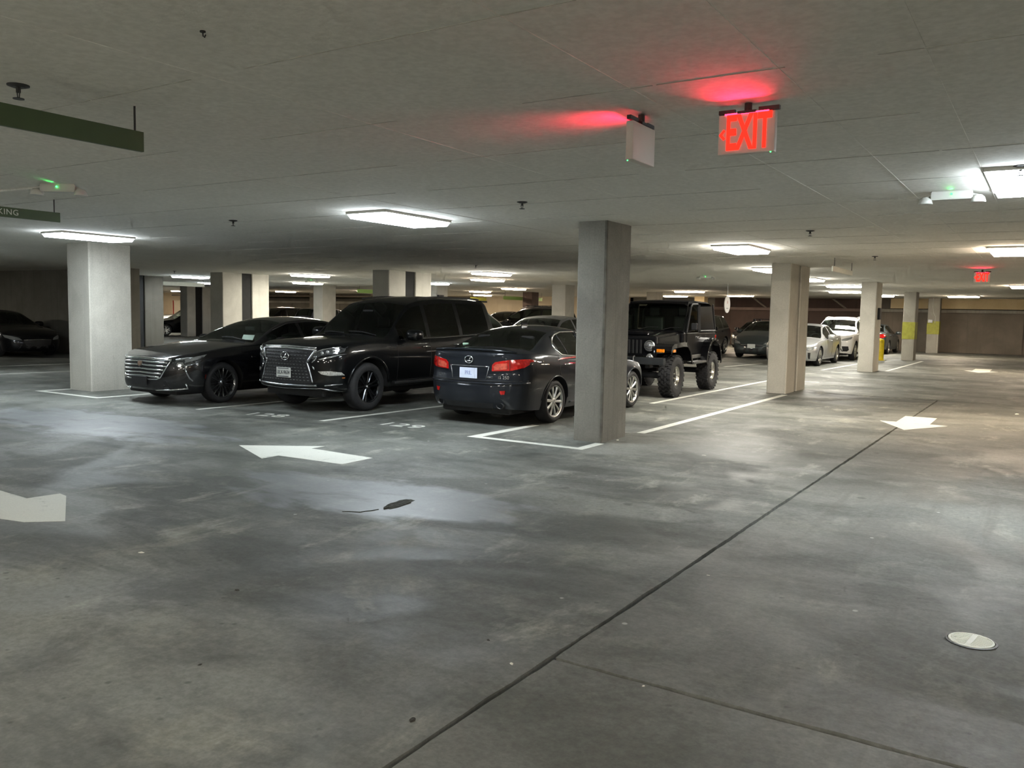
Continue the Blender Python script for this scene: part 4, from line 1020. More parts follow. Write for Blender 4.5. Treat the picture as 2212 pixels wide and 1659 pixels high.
    c.bead('bumper_bar', [(-.62, .44), (0, .425), (.62, .44)], 'nose', m_sat, r, .020, .012); c.bead('bumper_bar', [(-.66, .395), (0, .375), (.66, .395), (.86, .34)], 'nose', m_sat, r, .012, .012)
    c.patch('lower_intake', [(-.55, .47), (.55, .47), (.55, .44), (-.55, .44)], 'nose', M_BLACKPL, r, .004, .02)
    c.door_lines(r, (1.62, 2.51, 3.45), 1.62, 3.36, .46); c.handle(r, 2.36, 1.0, M_CHROME); c.handle(r, 3.28, 1.02, M_CHROME); c.mirror(r, 1.86, 1.10, P_BLACK2, 1.15)
    c.wheels(r, rim_spoked(6, M_DARKALLOY, .055, .16, .02, .7, .66), .265, .015)
    bm = nb(); prism(bm, [(-.02, 3.9), (.02, 3.9), (.01, 4.08), (-.01, 4.08)], 1.87, 1.93); obj('roof_antenna', bm, P_BLACK2, r)
    bm = nb(); box(bm, -.60, .60, 4.50, 4.72, 1.80, 1.835, bev=.012); obj('roof_spoiler', bm, P_BLACK2, r)
    obj('wiper', tube(nb(), [c.ptop(.6, 1.44, .012), c.ptop(.25, 1.50, .02), c.ptop(-.05, 1.50, .02)], .009, 6), M_TRIM, r)
    obj('wiper', tube(nb(), [c.ptop(-.1, 1.44, .012), c.ptop(-.45, 1.50, .02), c.ptop(-.62, 1.50, .02)], .009, 6), M_TRIM, r)
    return c
def thing_ring(root, p, rx, rz, t, name, mat=None):
    bm = nb(); tube(bm, [(rx*math.cos(a), 0, rz*math.sin(a)) for a in np.linspace(0, 2*math.pi, 33)[:-1]], t, 6, True)
    o = obj(name, bm, mat or M_CHROME, root, True); o.location = p; return o
c2 = wagon_hourglass()

# ------------------------------------------------------------------ car 3: dark sport sedan, tail to the viewer
def sport_sedan():
    sp = dict(L=4.575, W=.90, R=.322, fo=.82, wb=2.73, clear=.16,
        top=[(0, .64), (.05, .68), (.3, .77), (.9, .875), (1.33, .93), (1.42, .955), (1.75, 1.15), (2.1, 1.315), (2.35, 1.39), (2.75, 1.425), (3.05, 1.41), (3.32, 1.365), (3.62, 1.255), (3.93, 1.125), (4.03, 1.095), (4.3, 1.085), (4.46, 1.085), (4.53, 1.06), (4.575, 1.0)],
        belt=[(0, .60), (.5, .77), (1.4, .88), (2.5, .93), (3.4, .985), (4.2, 1.03), (4.45, 1.02), (4.575, .95)],
        rail=[(0, .86), (1.4, .87), (2.15, .67), (2.75, .635), (3.3, .65), (3.95, .79), (4.3, .84), (4.575, .86)],
        crown=[(0, .04), (1.4, .045), (2.1, .06), (3.3, .06), (4.0, .045), (4.575, .035)],
        sill=[(0, .20), (.4, .18), (1.2, .19), (3.2, .20), (3.9, .22), (4.3, .24), (4.575, .27)],
        side=[(0, .915), (.10, .945), (.32, .98), (.55, 1.0), (.80, .992), (1.0, .945)],
        leanf=[(.15, .08), (.3, 0), (.5, .01), (.7, .08), (.8, .14)], leanr=[(.18, .10), (.28, .04), (.40, .0), (.56, .0), (.64, .012), (.665, .045), (.80, .055), (.95, .05), (1.03, .035), (1.09, .05), (1.2, .08)],
        plan=[(0, .92), (.9, 1.0), (3.6, 1.0), (4.575, .945)], nose=(.55, 2.4), tail=(.52, 2.75), ws=(1.40, 2.16), rw=(3.30, 3.98), sw=[(1.74, 2.50), (2.58, 3.36)], rimfrac=.715)
    r = place('dark slate sport sedan seen from behind, left of the nearest column', 'car', -6.985, 9.78+4.575, math.pi, 'sport_sedan')
    c = Car(sp); c.build(r, P_NAVY, G_DARK)
    for sg in (1, -1):
        # in car space the tail shows x mirrored: treat both sides alike
        c.patch('tail_lamp', [(.385, .875), (.43, .915), (.60, .945), (.78, .96), (.87, .965), (.87, .915), (.80, .845), (.66, .80), (.38, .785)], 'tail', M_REDLENS, r, .010, .03, sgn=sg)
        c.patch('tail_lamp_inner', [(.41, .855), (.46, .89), (.60, .905), (.60, .82), (.42, .80)], 'tail', M_REDLENS2, r, .015, .02, sgn=sg)
        c.bead('tail_lamp_divider', [(.635, .945), (.635, .80)], 'tail', M_TRIM, r, .004, .010, sgn=sg)
        c.patch('side_lamp', [(4.28, .95), (4.44, .955), (4.46, .92), (4.36, .87)], 'side', M_REDLENS, r, .006, .02, sgn=sg)
        c.patch('bumper_reflector', [(.52, .515), (.60, .52), (.585, .465), (.54, .46)], 'tail', M_REDLENS, r, .006, .01, sgn=sg)
        bm = nb(); p = c.pend(.52*sg, .30, -.03, True); lathe(bm, [(.035, -.06), (.05, -.06), (.052, .05), (.046, .052), (.044, -.05), (0, -.05)], 'Y', 24); o = obj('exhaust_tip', bm, M_DARKMETAL, r, True); o.location = p; o.scale = (1.15, 1, .85)
        # bright surround of the side glass
        tr = [(1.78, c.belt(1.78)+.02), (2.5, c.belt(2.5)+.014), (3.1, c.belt(3.1)+.014), (3.33, c.belt(3.33)+.02)]
        zt = lambda y: c.belt(y)+(c.railp(y)[1]-c.belt(y))*.93
        tr2 = [(3.33, c.belt(3.33)+.02), (3.44, c.belt(3.44)+.09), (3.43, c.belt(3.43)+.17), (3.33, c.belt(3.33)+.255), (3.2, zt(3.2)-.015), (3.0, zt(3.0)), (2.6, zt(2.6)), (2.3, zt(2.3)), (2.0, zt(2.0)), (1.78, zt(1.78))]
        c.bead('window_surround', tr+tr2[1:], 'side', M_CHROME, r, .013, .004, 6, sgn=sg)
        c.bead('window_pillar', [(2.54, c.belt(2.54)+.02), (2.54, zt(2.54))], 'side', M_BLACKPL, r, .03, -.006, 6, sgn=sg)
        c.bead('window_pillar', [(3.12, c.belt(3.12)+.02), (3.16, zt(3.16))], 'side', M_BLACKPL, r, .012, -.003, 6, sgn=sg)
        c.patch('quarter_pillar', [(3.36, c.belt(3.36)+.01), (3.38, c.belt(3.38)+.01), (3.40, c.belt(3.40)+.10), (3.36, c.belt(3.36)+.2)], 'side', P_NAVY, r, .003, .01, sgn=sg)
        c.patch('headlamp', [(.45, .62), (.75, .70), (.80, .66), (.66, .57)], 'nose', M_LENSD, r, .006, .02, sgn=sg)
        for a in c.ax:
            pts = [(a+.375*math.cos(t), c.R+.375*math.sin(t)) for t in np.linspace(.1, math.pi-.1, 20)]
            c.bead('arch_lip', pts, 'side', P_NAVY, r, .012, .0, 6, sgn=sg)
        c.bead('sill_line', [(1.3, .27), (3.1, .28)], 'side', P_NAVY, r, .014, .0, 6, sgn=sg)
    # boot lid: recess for the plate, shut lines, spoiler lip, badge and lettering
    c.patch('plate_recess', [(-.33, .835), (.33, .835), (.30, .665), (-.30, .665)], 'tail', P_NAVY, r, .002, .01)
    c.bead('boot_recess_edge', [(-.34, .845), (.34, .845)], 'tail', M_CHROME, r, .006, .006)
    c.bead('boot_recess_edge', [(-.33, .84), (-.29, .665)], 'tail', M_STEEL, r, .005, .005); c.bead('boot_recess_edge', [(.33, .84), (.29, .665)], 'tail', M_STEEL, r, .005, .005)
    c.bead('boot_seam', [(-.84, .655), (-.5, .645), (0, .64), (.5, .645), (.84, .655)], 'tail', M_TRIM, r, .006, .0)
    c.bead('boot_spoiler', [(-.70, 1.058), (-.4, 1.078), (0, 1.085), (.4, 1.078), (.70, 1.058)], 'tail', P_NAVY, r, .016, -.012)
    c.bead('bumper_edge', [(-.85, .625), (-.5, .61), (0, .605), (.5, .61), (.85, .625)], 'tail', P_NAVY, r, .016, -.004)
    c.patch('bumper_diffuser', [(-.42, .33), (.42, .33), (.40, .255), (-.40, .255)], 'tail', M_BLACKPL, r, .003, .01)
    e = thing_ring(r, c.pend(0, .935, .012, True), .068, .05, .008, 'badge'); bm = nb(); tube(bm, [(-.03, .0, .03), (.0, .004, -.018), (.028, .004, -.018), (-.042, .004, -.018)], .007, 6); obj('badge_stroke', bm, M_CHROME, e, True)
    c.plate(r, 0, .745, .305, .15, 'PRIL', True, .02, M_PLATEB, M_INKB, bands=False)
    def badge(s, x, z, size):
        bm = text_bm(s, size, .004, spacing=1.05); p = c.pend(x, z, .014, True); q = c.pend(x+.05, z, .014, True); ang = math.atan2(q.y-p.y, .05)
        xform(bm, Matrix.Rotation(math.pi+ang, 4, 'Z') @ Matrix.Rotation(math.pi/2, 4, 'X')); o = obj('badge_lettering', bm, M_CHROME, r); o.location = p
    badge('LEXUS', .50, .70, .052); badge('IS 250', -.56, .70, .062); badge('AWD', -.36, .695, .04)
    bm = nb(); prism(bm, [(-.015, 2.98), (.015, 2.98), (.008, 3.14), (-.008, 3.14)], 1.40, 1.455); obj('roof_antenna', bm, P_NAVY, r)
    bm = nb(); lathe(bm, [(0, 0), (.02, 0), (.02, .012), (.0, .014)], 'Z', 12); o = obj('parking_sticker', bx(.50, .60, 3.82, 3.86, 1.10, 1.14), pmat('pale_green_sticker', rgb('#bfe0c4'), .6, noise=.05), r)
    c.door_lines(r, (1.6, 2.52, 3.45), 1.6, 3.1, .27); c.handle(r, 2.36, .83, M_CHROME); c.handle(r, 3.24, .86, M_CHROME); c.mirror(r, 1.86, .90, P_NAVY)
    c.wheels(r, rim_spoked(5, M_SILVER, .052, .31, .012, .75, .715), .225, .012)
    return c
c3 = sport_sedan()

# ------------------------------------------------------------------ car 4: lifted black off-roader (box-built)
def offroader():
    r = place('lifted black off-roader with round headlamps, chunky tyres and a soft top', 'car', -7.03, 15.10, .038, 'off_roader')
    PB = P_BLACK; z0 = .74      # tub floor height
    def part(n, *a, m=PB, bev=.02, seg=2, sm=False): return obj(n, bx(*a, bev=bev, seg=seg), m, r, sm)
    # local: nose towards -Y at y=0
    hood = nb(); pts = [(-.50, .32), (.50, .32), (.66, 1.45), (-.66, 1.45)]
    a = [hood.verts.new((x, y, z)) for (x, y), z in zip(pts, (1.20, 1.20, 1.29, 1.29))]; b = [hood.verts.new((x, y, .86)) for x, y in pts]
    hood.faces.new(a); hood.faces.new(b[::-1])
    for i in range(4): hood.faces.new((a[i], b[i], b[(i+1) % 4], a[(i+1) % 4]))
    bmesh.ops.bevel(hood, geom=hood.edges[:], offset=.05, segments=4, affect='EDGES'); obj('hood', hood, PB, r, False)
    obj('hood_bulge', bx(-.30, .30, .45, 1.40, 1.22, 1.292, bev=.03), PB, r)
    part('tub', -.72, .72, 1.42, 3.58, z0, 1.28, bev=.05, seg=3)
    g = part('grille_panel', -.56, .56, .25, .36, .80, 1.20, bev=.04, seg=3)
    for k in range(7):
        x = (k-3)*.082; obj('grille_slot', bx(x-.024, x+.024, .243, .262, .86, 1.13, bev=.012), M_TRIM, r)
    for s in (1, -1):
        bm = nb(); lathe(bm, [(.0, .22), (.06, .225), (.088, .245), (.095, .25), (.105, .235), (.105, .27)], 'Y', 28); o = obj('headlamp', bm, M_LENS, r, True); o.location = (s*.43, -.01, 1.02)
        bm = nb(); lathe(bm, [(.092, .225), (.108, .225), (.112, .27)], 'Y', 28); o = obj('headlamp_ring', bm, M_CHROME, r, True); o.location = (s*.43, -.01, 1.02)
        bm = nb(); lathe(bm, [(.0, -.03), (.06, -.025), (.075, 0), (.06, .05), (0, .06)], 'Y', 20); o = obj('driving_lamp', bm, M_LENS, r, True); o.location = (s*.46, .18, .80)
        obj('indicator', bx(*sorted((s*.60, s*.76)), .17, .205, .90, .965, bev=.01), M_AMBER, r)
        obj('side_marker', bx(*sorted((s*.865, s*.885)), .36, .50, .90, .96, bev=.008), M_AMBER, r)
        # front fender: flat shelf, curved flare over the wheel
        bm = nb(); pr = [(.20, .93), (.24, 1.0), (.34, 1.045), (.9, 1.075), (1.16, 1.06), (1.30, .97), (1.40, .80), (1.46, .70)]
        for (y, z), (y2, z2) in zip(pr, pr[1:]):
            q = [bm.verts.new((s*x, yy, zz)) for x, yy, zz in ((.50, y, z), (.50, y2, z2), (.885, y2, z2), (.885, y, z))]; bm.faces.new(q)
            q = [bm.verts.new((s*x, yy, zz)) for x, yy, zz in ((.885, y, z), (.885, y2, z2), (.885, y2, z2-.07), (.885, y, z-.07))]; bm.faces.new(q)
        bmesh.ops.remove_doubles(bm, verts=bm.verts[:], dist=.001); bmesh.ops.solidify(bm, geom=bm.faces[:], thickness=.02); obj('front_fender', bm, PB, r)
        bm = nb(); cy = 3.02; pr = [(cy+.56*math.cos(t), .60+.55*math.sin(t)) for t in np.linspace(.05, math.pi-.05, 14)]
        for (y, z), (y2, z2) in zip(pr, pr[1:]):
            q = [bm.verts.new((s*x, yy, zz)) for x, yy, zz in ((.70, y, z), (.70, y2, z2), (.89, y2, z2), (.89, y, z))]; bm.faces.new(q)
            q = [bm.verts.new((s*x, yy, zz)) for x, yy, zz in ((.89, y, z), (.89, y2, z2), (.89, y2*.9+cy*.1, z2-.06), (.89, y*.9+cy*.1, z-.06))]; bm.faces.new(q)
        bmesh.ops.remove_doubles(bm, verts=bm.verts[:], dist=.001); bmesh.ops.solidify(bm, geom=bm.faces[:], thickness=.02); obj('rear_fender', bm, PB, r)
        for t in np.linspace(.5, math.pi-.5, 7):
            bm = nb(); lathe(bm, [(0, .012), (.012, .008), (.014, 0)], 'X', 10); o = obj('fender_bolt', bm, M_CHROME, r); o.location = (s*.89, cy+.53*math.cos(t), .60+.52*math.sin(t)); o.rotation_euler[2] = 0 if s > 0 else math.pi
        # door with window, frame, hinge, handle, mirror
        d = part('door', *sorted((s*.70, s*.735)), 1.56, 2.36, .80, 1.27, bev=.02)
        bm = nb(); fr = [(s*.715, 1.60, 1.27), (s*.70, 1.860, 1.820), (s*.69, 1.920, 1.860), (s*.69, 2.30, 1.870), (s*.70, 2.35, 1.830), (s*.715, 2.37, 1.27)]
        tube(bm, fr, .022, 8); obj('window_frame', bm, M_BLACKPL, d)
        bm = nb(); bm.faces.new([bm.verts.new(p) for p in fr]); obj('window_pane', bm, G_DARK, d)
        obj('door_hinge', bx(*sorted((s*.73, s*.75)), 1.50, 1.62, .95, 1.0, bev=.008), PB, d); obj('door_handle', bx(*sorted((s*.735, s*.765)), 2.20, 2.30, 1.14, 1.18, bev=.01), M_CHROME, d)
        bm = nb(); box(bm, *sorted((s*.80, s*.94)), 1.58, 1.64, 1.32, 1.47, bev=.025); o = obj('door_mirror', bm, M_BLACKPL, r); bm = nb(); cyl(bm, (s*.72, 1.62, 1.28), (s*.85, 1.61, 1.34), .015, n=8); obj('mirror_arm', bm, M_BLACKPL, o)
        bm = nb(); bm.faces.new([bm.verts.new(p) for p in ((s*.72, 2.46, 1.33), (s*.695, 2.46, 1.820), (s*.695, 3.32, 1.840), (s*.72, 3.48, 1.33))]); obj('side_curtain_pane', bm, pmat('clear_vinyl', (.02, .02, .02), .12, 0., .8, noise=.2), r)
        for a_, b_ in (((s*.727, 2.42, 1.29), (s*.70, 2.42, 1.860)), ((s*.727, 3.52, 1.29), (s*.70, 3.36, 1.880)), ((s*.727, 2.42, 1.30), (s*.727, 3.52, 1.30))):
            bm = nb(); cyl(bm, a_, b_, .018, n=8); obj('top_bow', bm, M_BLACKPL, r)
        obj('side_step', bx(*sorted((s*.74, s*.90)), 1.55, 2.45, .62, .68, bev=.03), pmat('worn_black_step', (.05, .05, .05), .35, .6, noise=.2), r)
        obj('rocker_guard', bx(*sorted((s*.70, s*.74)), 1.45, 2.50, .72, .80, bev=.01), M_STEEL, r)
        obj('frame_rail', bx(*sorted((s*.36, s*.46)), .2, 3.6, .58, .74, bev=.02), M_TRIM, r)
        obj('tail_lamp', bx(*sorted((s*.60, s*.72)), 3.58, 3.64, .98, 1.2, bev=.01), M_REDLENS, r)
    # windscreen frame and glass
    A = [(-.69, 1.46, 1.28), (.69, 1.46, 1.28), (.64, 1.840, 1.880), (-.64, 1.840, 1.880)]
    bm = nb(); tube(bm, A, .035, 8, True); obj('windscreen_frame', bm, PB, r)
    bm = nb(); bm.faces.new([bm.verts.new(p) for p in A]); obj('windscreen', bm, G_CLEAR, r)
    for x in (-.3, .2):
        bm = nb(); tube(bm, [(x, 1.45, 1.31), (x+.2, 1.50, 1.37), (x+.42, 1.50, 1.37)], .008, 6); obj('wiper', bm, M_TRIM, r)
    top = nb(); pr = [(1.72, 1.870), (1.880, 1.920), (2.3, 1.955), (3.2, 1.940), (3.42, 1.880), (3.58, 1.28)]
    top_rows = []
    for y, z in pr:
        hw = .70 if z < 1.5 else .665; top_rows.append([top.verts.new((x*hw, y, z-(.05 if abs(x) == 1 else (.012 if abs(x) > .8 else 0)))) for x in (-1, -.9, -.4, .4, .9, 1)])
    for P0, P1 in zip(top_rows, top_rows[1:]):
        for i in range(5): top.faces.new((P0[i], P0[i+1], P1[i+1], P1[i]))
    bmesh.ops.solidify(top, geom=top.faces[:], thickness=.02); obj('soft_top', top, pmat('black_canvas', (.01, .01, .01), .8, noise=.3, nscale=60), r)
    part('front_bumper', -.80, .80, .05, .17, .66, .80, m=pmat('dull_black_bumper', (.03, .033, .035), .5, .3, noise=.2), bev=.015)
    for x in (-.2, .2):
        bm = nb(); tube(bm, [(x, .05, .72), (x, -.02, .74), (x, -.02, .80), (x, .05, .82)], .014, 8); obj('tow_hook', bm, M_STEEL, r)
    part('axle_beam', -.62, .62, .62, .74, .36, .48, m=M_TRIM, bev=.04); part('axle_beam', -.62, .62, 2.96, 3.08, .36, .48, m=M_TRIM, bev=.04)
    bm = nb(); lathe(bm, [(0, -.14), (.12, -.1), (.14, 0), (.12, .1), (0, .14)], 'Y', 18); o = obj('differential', bm, M_TRIM, r, True); o.location = (-.2, .68, .42)
    part('skid_plate', -.35, .35, .9, 2.4, .48, .56, m=M_TRIM, bev=.03)
    part('dashboard', -.66, .66, 1.52, 1.830, 1.10, 1.30, m=M_TRIM, bev=.04)
    for x in (-.34, .34):
        bm = nb(); box(bm, x-.24, x+.24, 2.0, 2.5, .95, 1.1, bev=.05); box(bm, x-.23, x+.23, 2.42, 2.56, 1.05, 1.6, bev=.06); box(bm, x-.12, x+.12, 2.46, 2.56, 1.6, 1.830, bev=.04); obj('seat', bm, M_SEAT, r, True)
    bm = nb(); tube(bm, [(-.62, 2.5, 1.28), (-.60, 2.5, 1.72), (-.5, 2.5, 1.850), (.5, 2.5, 1.850), (.60, 2.5, 1.72), (.62, 2.5, 1.28)], .03, 8); obj('roll_bar', bm, M_TRIM, r, True)
    # tyres: 33-inch with blocky tread
    R, tw, rr = .42, .27, .20; proto = None
    for ay in (.68, 3.02):
        for sg in (1, -1):
            if proto is None:
                bm = nb(); hw = tw/2
                lathe(bm, [(rr+.02, -hw*.8), (rr+.0, -hw*.4), (rr-.04, 0), (rr-.06, hw*.25), (rr-.03, hw*.72), (rr+.012, hw*.85), (rr+.018, hw*.7)], 'X', 40)
                lathe(bm, [(0, hw*.2), (.05, hw*.22), (.06, hw*.05), (.12, hw*.15), (rr-.05, hw*.3)], 'X', 40); o = obj('wheel', bm, pmat('polished_alloy', (.75, .74, .70), .2, 1.0, noise=.15, nscale=14), r, True); proto = o
                for k in range(8):
                    a_ = 2*math.pi*k/8; bm = nb(); cyl(bm, (hw*.16, .12*math.cos(a_), .12*math.sin(a_)), (hw*.3, .12*math.cos(a_), .12*math.sin(a_)), .03, n=10); obj('rim_hole', bm, M_TRIM, o)
                bm = nb(); lathe(bm, [(rr-.005, -hw*.8), (rr+.05, -hw*.98), (R-.08, -hw*1.0), (R-.03, -hw*.92), (R-.015, -hw*.7), (R-.015, hw*.7), (R-.03, hw*.92), (R-.08, hw*1.0), (rr+.05, hw*.98), (rr-.005, hw*.8)], 'X', 48)
                n = 26
                for k in range(n):
                    a_ = 2*math.pi*k/n
                    for row, (x, wx) in enumerate(((-hw*.72, .062), (-hw*.24, .05), (hw*.24, .05), (hw*.72, .062))):
                        t = a_+(row % 2)*math.pi/n; q = bmesh.ops.create_cube(bm, size=1.)
                        mt = Matrix.Rotation(t, 4, 'X') @ Matrix.Translation((x, 0, R-.012)) @ Matrix.Rotation(.2*(-1)**row, 4, 'Z') @ Matrix.Diagonal((wx, .062, .03, 1))
                        bmesh.ops.transform(bm, matrix=mt, verts=q['verts'])
                obj('tire', bm, M_RUBBER, o)
            else: o = copy_tree(proto, r)
            o.location = (sg*.735, ay, R); o.rotation_euler = (0, 0, 0 if sg > 0 else math.pi)
offroader()
# ------------------------------------------------------------------ cars farther back
def generic(kind, paintm, label, x, y, rot, front=True, rear=True, lod=False, glass=None, H=None, wheels=None, name=None, plate=True):
    K = {
     'sedan': dict(L=4.62, W=.90, R=.325, fo=.88, wb=2.70, clear=.16,
        top=[(0, .62), (.05, .68), (.3, .78), (.9, .90), (1.30, .96), (1.40, .99), (1.8, 1.20), (2.15, 1.37), (2.5, 1.435), (2.85, 1.44), (3.2, 1.40), (3.7, 1.22), (4.0, 1.10), (4.3, 1.075), (4.5, 1.06), (4.62, .98)],
        belt=[(0, .58), (.5, .78), (1.4, .90), (2.6, .95), (3.6, 1.0), (4.3, 1.03), (4.62, .94)], rail=[(0, .86), (1.35, .87), (2.15, .67), (2.9, .64), (3.3, .66), (4.0, .80), (4.62, .85)],
        sill=[(0, .20), (.4, .18), (1.2, .20), (3.4, .20), (4.62, .28)], leanf=[(.15, .10), (.3, .0), (.5, .01), (.7, .10), (.8, .18)], leanr=[(.2, .08), (.4, 0), (.65, 0), (.8, .05), (1.1, .08)],
        ws=(1.36, 2.16), rw=(3.25, 3.98), sw=[(1.72, 2.55), (2.62, 3.45)], nose=(.6, 2.4), rimfrac=.70),
     'hatch': dict(L=4.48, W=.875, R=.315, fo=.92, wb=2.70, clear=.16,
        top=[(0, .66), (.05, .72), (.3, .84), (.8, .98), (1.15, 1.07), (1.25, 1.10), (1.7, 1.33), (2.05, 1.46), (2.35, 1.50), (2.8, 1.485), (3.5, 1.38), (4.2, 1.20), (4.35, 1.13), (4.48, .98)],
        belt=[(0, .62), (.5, .82), (1.3, .95), (2.6, 1.0), (4.1, 1.08), (4.48, .93)], rail=[(0, .86), (1.2, .86), (2.05, .66), (2.8, .64), (3.8, .64), (4.48, .8)],
        sill=[(0, .20), (.4, .18), (1.2, .20), (3.4, .20), (4.48, .3)], leanf=[(.15, .08), (.3, .0), (.5, .02), (.7, .12), (.85, .2)], leanr=[(.2, .08), (.5, 0), (1.1, .06)],
        ws=(1.20, 2.08), rw=(3.4, 4.1), sw=[(1.5, 2.5), (2.57, 3.5)], nose=(.6, 2.4), rimfrac=.66),
     'suv': dict(L=4.64, W=.905, R=.36, fo=.90, wb=2.67, clear=.21,
        top=[(0, .92), (.05, .98), (.3, 1.05), (.9, 1.11), (1.25, 1.14), (1.35, 1.17), (1.75, 1.42), (2.1, 1.60), (2.35, 1.68), (2.8, 1.72), (3.6, 1.71), (4.1, 1.66), (4.25, 1.58), (4.45, 1.25), (4.55, 1.05), (4.64, .9)],
        belt=[(0, .86), (.4, .96), (1.3, 1.04), (2.8, 1.08), (4.2, 1.14), (4.5, 1.02), (4.64, .86)], rail=[(0, .86), (1.3, .87), (2.1, .71), (3.0, .69), (4.2, .68), (4.64, .84)],
        sill=[(0, .30), (.4, .26), (1.2, .30), (3.4, .30), (4.64, .36)], leanf=[(.2, .12), (.35, .02), (.5, .0), (.75, .03), (1.0, .10)], leanr=[(.3, .05), (.6, 0), (1.0, .03), (1.7, .1)],
        ws=(1.30, 2.10), rw=(4.16, 4.44), sw=[(1.62, 2.42), (2.5, 3.3), (3.38, 4.05)], nose=(.55, 2.6), tail=(.35, 3), rimfrac=.66, arch=.42)}
    sp = dict(K[kind]); r = place(label, 'car', x, y, rot, name or {'sedan': 'parked_sedan', 'hatch': 'parked_hatchback', 'suv': 'parked_suv'}[kind])
    if H:
        k0 = max(z for _, z in sp['top']); sp['top'] = [(a, z*H/k0) for a, z in sp['top']]; sp['belt'] = [(a, z*H/k0) for a, z in sp['belt']]
    c = Car(sp); c.build(r, paintm, glass or G_DARK, hero=lod)
    zb = c.belt(.0)
    for sg in (1, -1):
        if front:
            b = c.belt(.25)
            c.patch('headlamp', [(.46, b-.16), (.52, b-.09), (.70, b-.03), (.84, b+.0), (.82, b-.08), (.68, b-.15)], 'nose', M_LENS, r, .006, .02, sub=2, sgn=sg)
        if rear:
            b = c.belt(c.L-.1)
            c.patch('tail_lamp', [(.55, b-.03), (.86, b+.0), (.86, b-.12), (.72, b-.20), (.55, b-.18)], 'tail', M_REDLENS, r, .006, .02, sub=2, sgn=sg)
    if front:
        b = c.belt(.1)
        g = {'sedan': [(-.42, b-.10), (.42, b-.10), (.36, b-.26), (-.36, b-.26)], 'hatch': [(-.48, b-.14), (.48, b-.14), (.40, b-.19), (-.40, b-.19)], 'suv': [(-.40, b-.08), (.40, b-.08), (.44, b-.2), (.34, b-.32), (-.34, b-.32), (-.44, b-.2)]}[kind]
        c.patch('grille', g, 'nose', M_BLACKPL, r, .005, .02, sub=2)
        lo = c.sill(.1); c.patch('lower_intake', [(-.5, lo+.20), (.5, lo+.20), (.56, lo+.06), (-.56, lo+.06)], 'nose', M_BLACKPL, r, .004, .02, sub=2)
        c.bead('grille_bar', [(g[0][0], g[0][1]+.01), (0, g[0][1]+.02), (g[1][0], g[1][1]+.01)], 'nose', M_CHROME, r, .009, .008)
    if plate:
        if front: c.plate(r, 0, c.sill(.1)+.30, .31, .155, None, False, .02, bands=False)
        if rear: c.plate(r, 0, c.belt(c.L-.05)-.18, .31, .155, None, True, .02, bands=False)
    c.mirror(r, sp['sw'][0][0]+.14, c.belt(1.9)-.02, paintm); c.door_lines(r, (1.58, sp['sw'][1][0]-.03), 1.58, c.ax[1]-c.arch, c.sill(2)+.08)
    c.handle(r, sp['sw'][0][1]-.12, c.belt(2.4)-.10, paintm); c.handle(r, sp['sw'][1][1]-.14, c.belt(3.2)-.10, paintm)
    c.wheels(r, wheels or rim_spoked(5, M_SILVER, .06, .25, .015, .8, sp['rimfrac']), .21, .012)
    return r, c

# silver sedan behind the split column
r, c = generic('sedan', P_SILVER, 'silver sedan parked behind the split double column', -7.54, 29.28, 0, lod=True)
for sg in (1, -1):
    c.patch('fog_pocket', [(.62, .46), (.70, .46), (.69, .25), (.64, .25)], 'nose', M_BLACKPL, r, .006, .02, sgn=sg)
# grey hatchback with roof bars
r, c = generic('hatch', P_GREY, 'grey hatchback with black roof bar feet, left of the split double column', -9.98, 33.2, 0, lod=True)
for sg in (1, -1):
    for y in (2.15, 2.95): obj('roof_bar_foot', bx(*sorted((sg*.50, sg*.60)), y-.06, y+.06, 1.44, 1.56, bev=.02), M_BLACKPL, r)
for y in (2.15, 2.95): obj('roof_bar', bx(-.58, .58, y-.025, y+.025, 1.535, 1.565, bev=.01), M_BLACKPL, r)
# white crossover
r, c = generic('suv', P_WHITE, 'white crossover parked nose out behind the silver sedan', -7.42, 34.7, 0, lod=True)
for sg in (1, -1):
    c.patch('fog_pocket', [(.52, .56), (.74, .56), (.76, .42), (.70, .36), (.56, .36)], 'nose', M_BLACKPL, r, .008, .02, sgn=sg)
    c.bead('roof_rail', [(sg*.60, 2.2), (sg*.60, 3.0), (sg*.60, 3.9)], 'top', M_SILVER, r, .018, .03)
# dark sedan far right, tail to the viewer
r, c = generic('sedan', P_GREY, 'dark sedan between the call-box column and the banded column, red tail lamp', -7.35, 46.9, math.pi, front=False, lod=True)
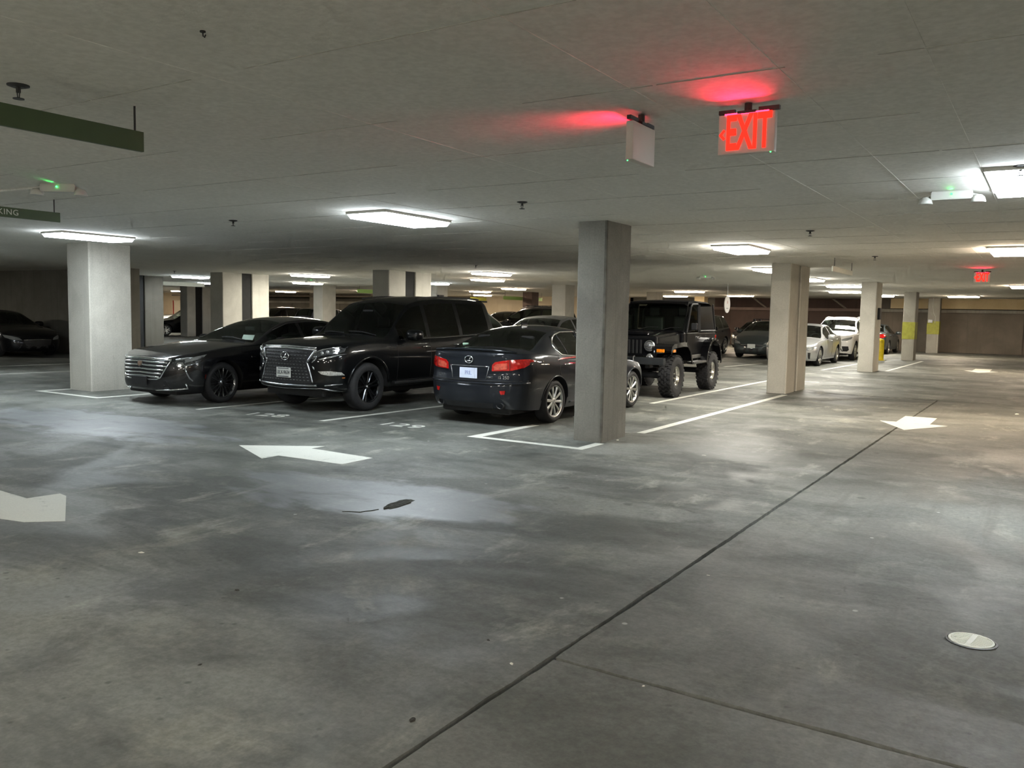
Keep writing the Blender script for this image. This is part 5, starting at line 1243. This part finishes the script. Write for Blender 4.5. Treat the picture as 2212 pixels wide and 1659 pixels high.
# black suv behind the off-roader, tail to the viewer
r, c = generic('suv', P_BLACK, 'black suv behind the off-roader with a red tail lamp high at its far corner', -13.03, 33.0, 0, glass=G_PRIV, lod=True)
for sg in (1, -1): c.patch('side_lamp', [(4.30, 1.16), (4.44, 1.10), (4.50, .98), (4.40, 1.0), (4.30, 1.08)], 'side', M_REDLENS, r, .008, .02, sgn=sg)
# black car at far left, alongside the dark wall, nose to the right
r, c = generic('sedan', P_BLACK, 'black sedan in the shade at the left edge beside the dark wall', -25.95, 13.95, math.pi/2, rear=False, lod=True, H=1.42, plate=False)
# second row, seen only over the roofs of the first
generic('sedan', P_DGREY, 'grey sedan roof visible just above the sport sedan, left of the nearest column', -10.9, 16.3, 0, rear=False, lod=True, H=1.57)
generic('suv', P_SILVER, 'pale suv glimpsed between the tail of the large wagon and the sport sedan', -13.35, 20.75, math.pi, front=False, H=1.80, lod=True)
rr, cc = generic('suv', P_BLACK, 'black roof-rack suv behind the pale column', -22.4, 33.0, -math.pi/2, rear=False, H=1.90)
for sg in (1, -1):
    cc.bead('roof_rail', [(sg*.58, 2.2), (sg*.58, 3.9)], 'top', M_BLACKPL, rr, .02, .05)
for y in (2.5, 2.9, 3.3, 3.7): obj('rack_bar', bx(-.6, .6, y-.02, y+.02, 1.93, 1.97, bev=.01), M_BLACKPL, rr)
generic('suv', P_BLACK, 'dark car beyond the pale suv, against the cream far wall', -27.6, 40.0, 0, rear=False)
generic('sedan', P_BLACK, 'black sedan deep left between the shaded column and the next', -42.4, 28.6, -.3, rear=False, lod=True)
generic('suv', P_WHITE, 'white suv roof glinting behind the far black sedan at left', -47.5, 33.0, -.3, rear=False)
generic('suv', P_BLACK, 'black suv top behind the white one at deep left', -52.5, 37.0, 0, rear=False)
generic('suv', P_BLACK, 'dark car between the two double columns left of the sedan windscreen', -37.6, 31.4, 0, rear=False)
generic('suv', P_DGREY, 'grey suv with bright glints behind the roof of the chrome-grille sedan', -34.2, 37.0, math.pi, front=False)
generic('sedan', P_SILVER, 'silver sedan roof line behind the roof of the chrome-grille sedan', -31.0, 33.2, 0, rear=False)
generic('sedan', P_BLACK, 'dark sedan beyond the black suv, left of the grey hatchback', -13.6, 44.0, 0, rear=False)
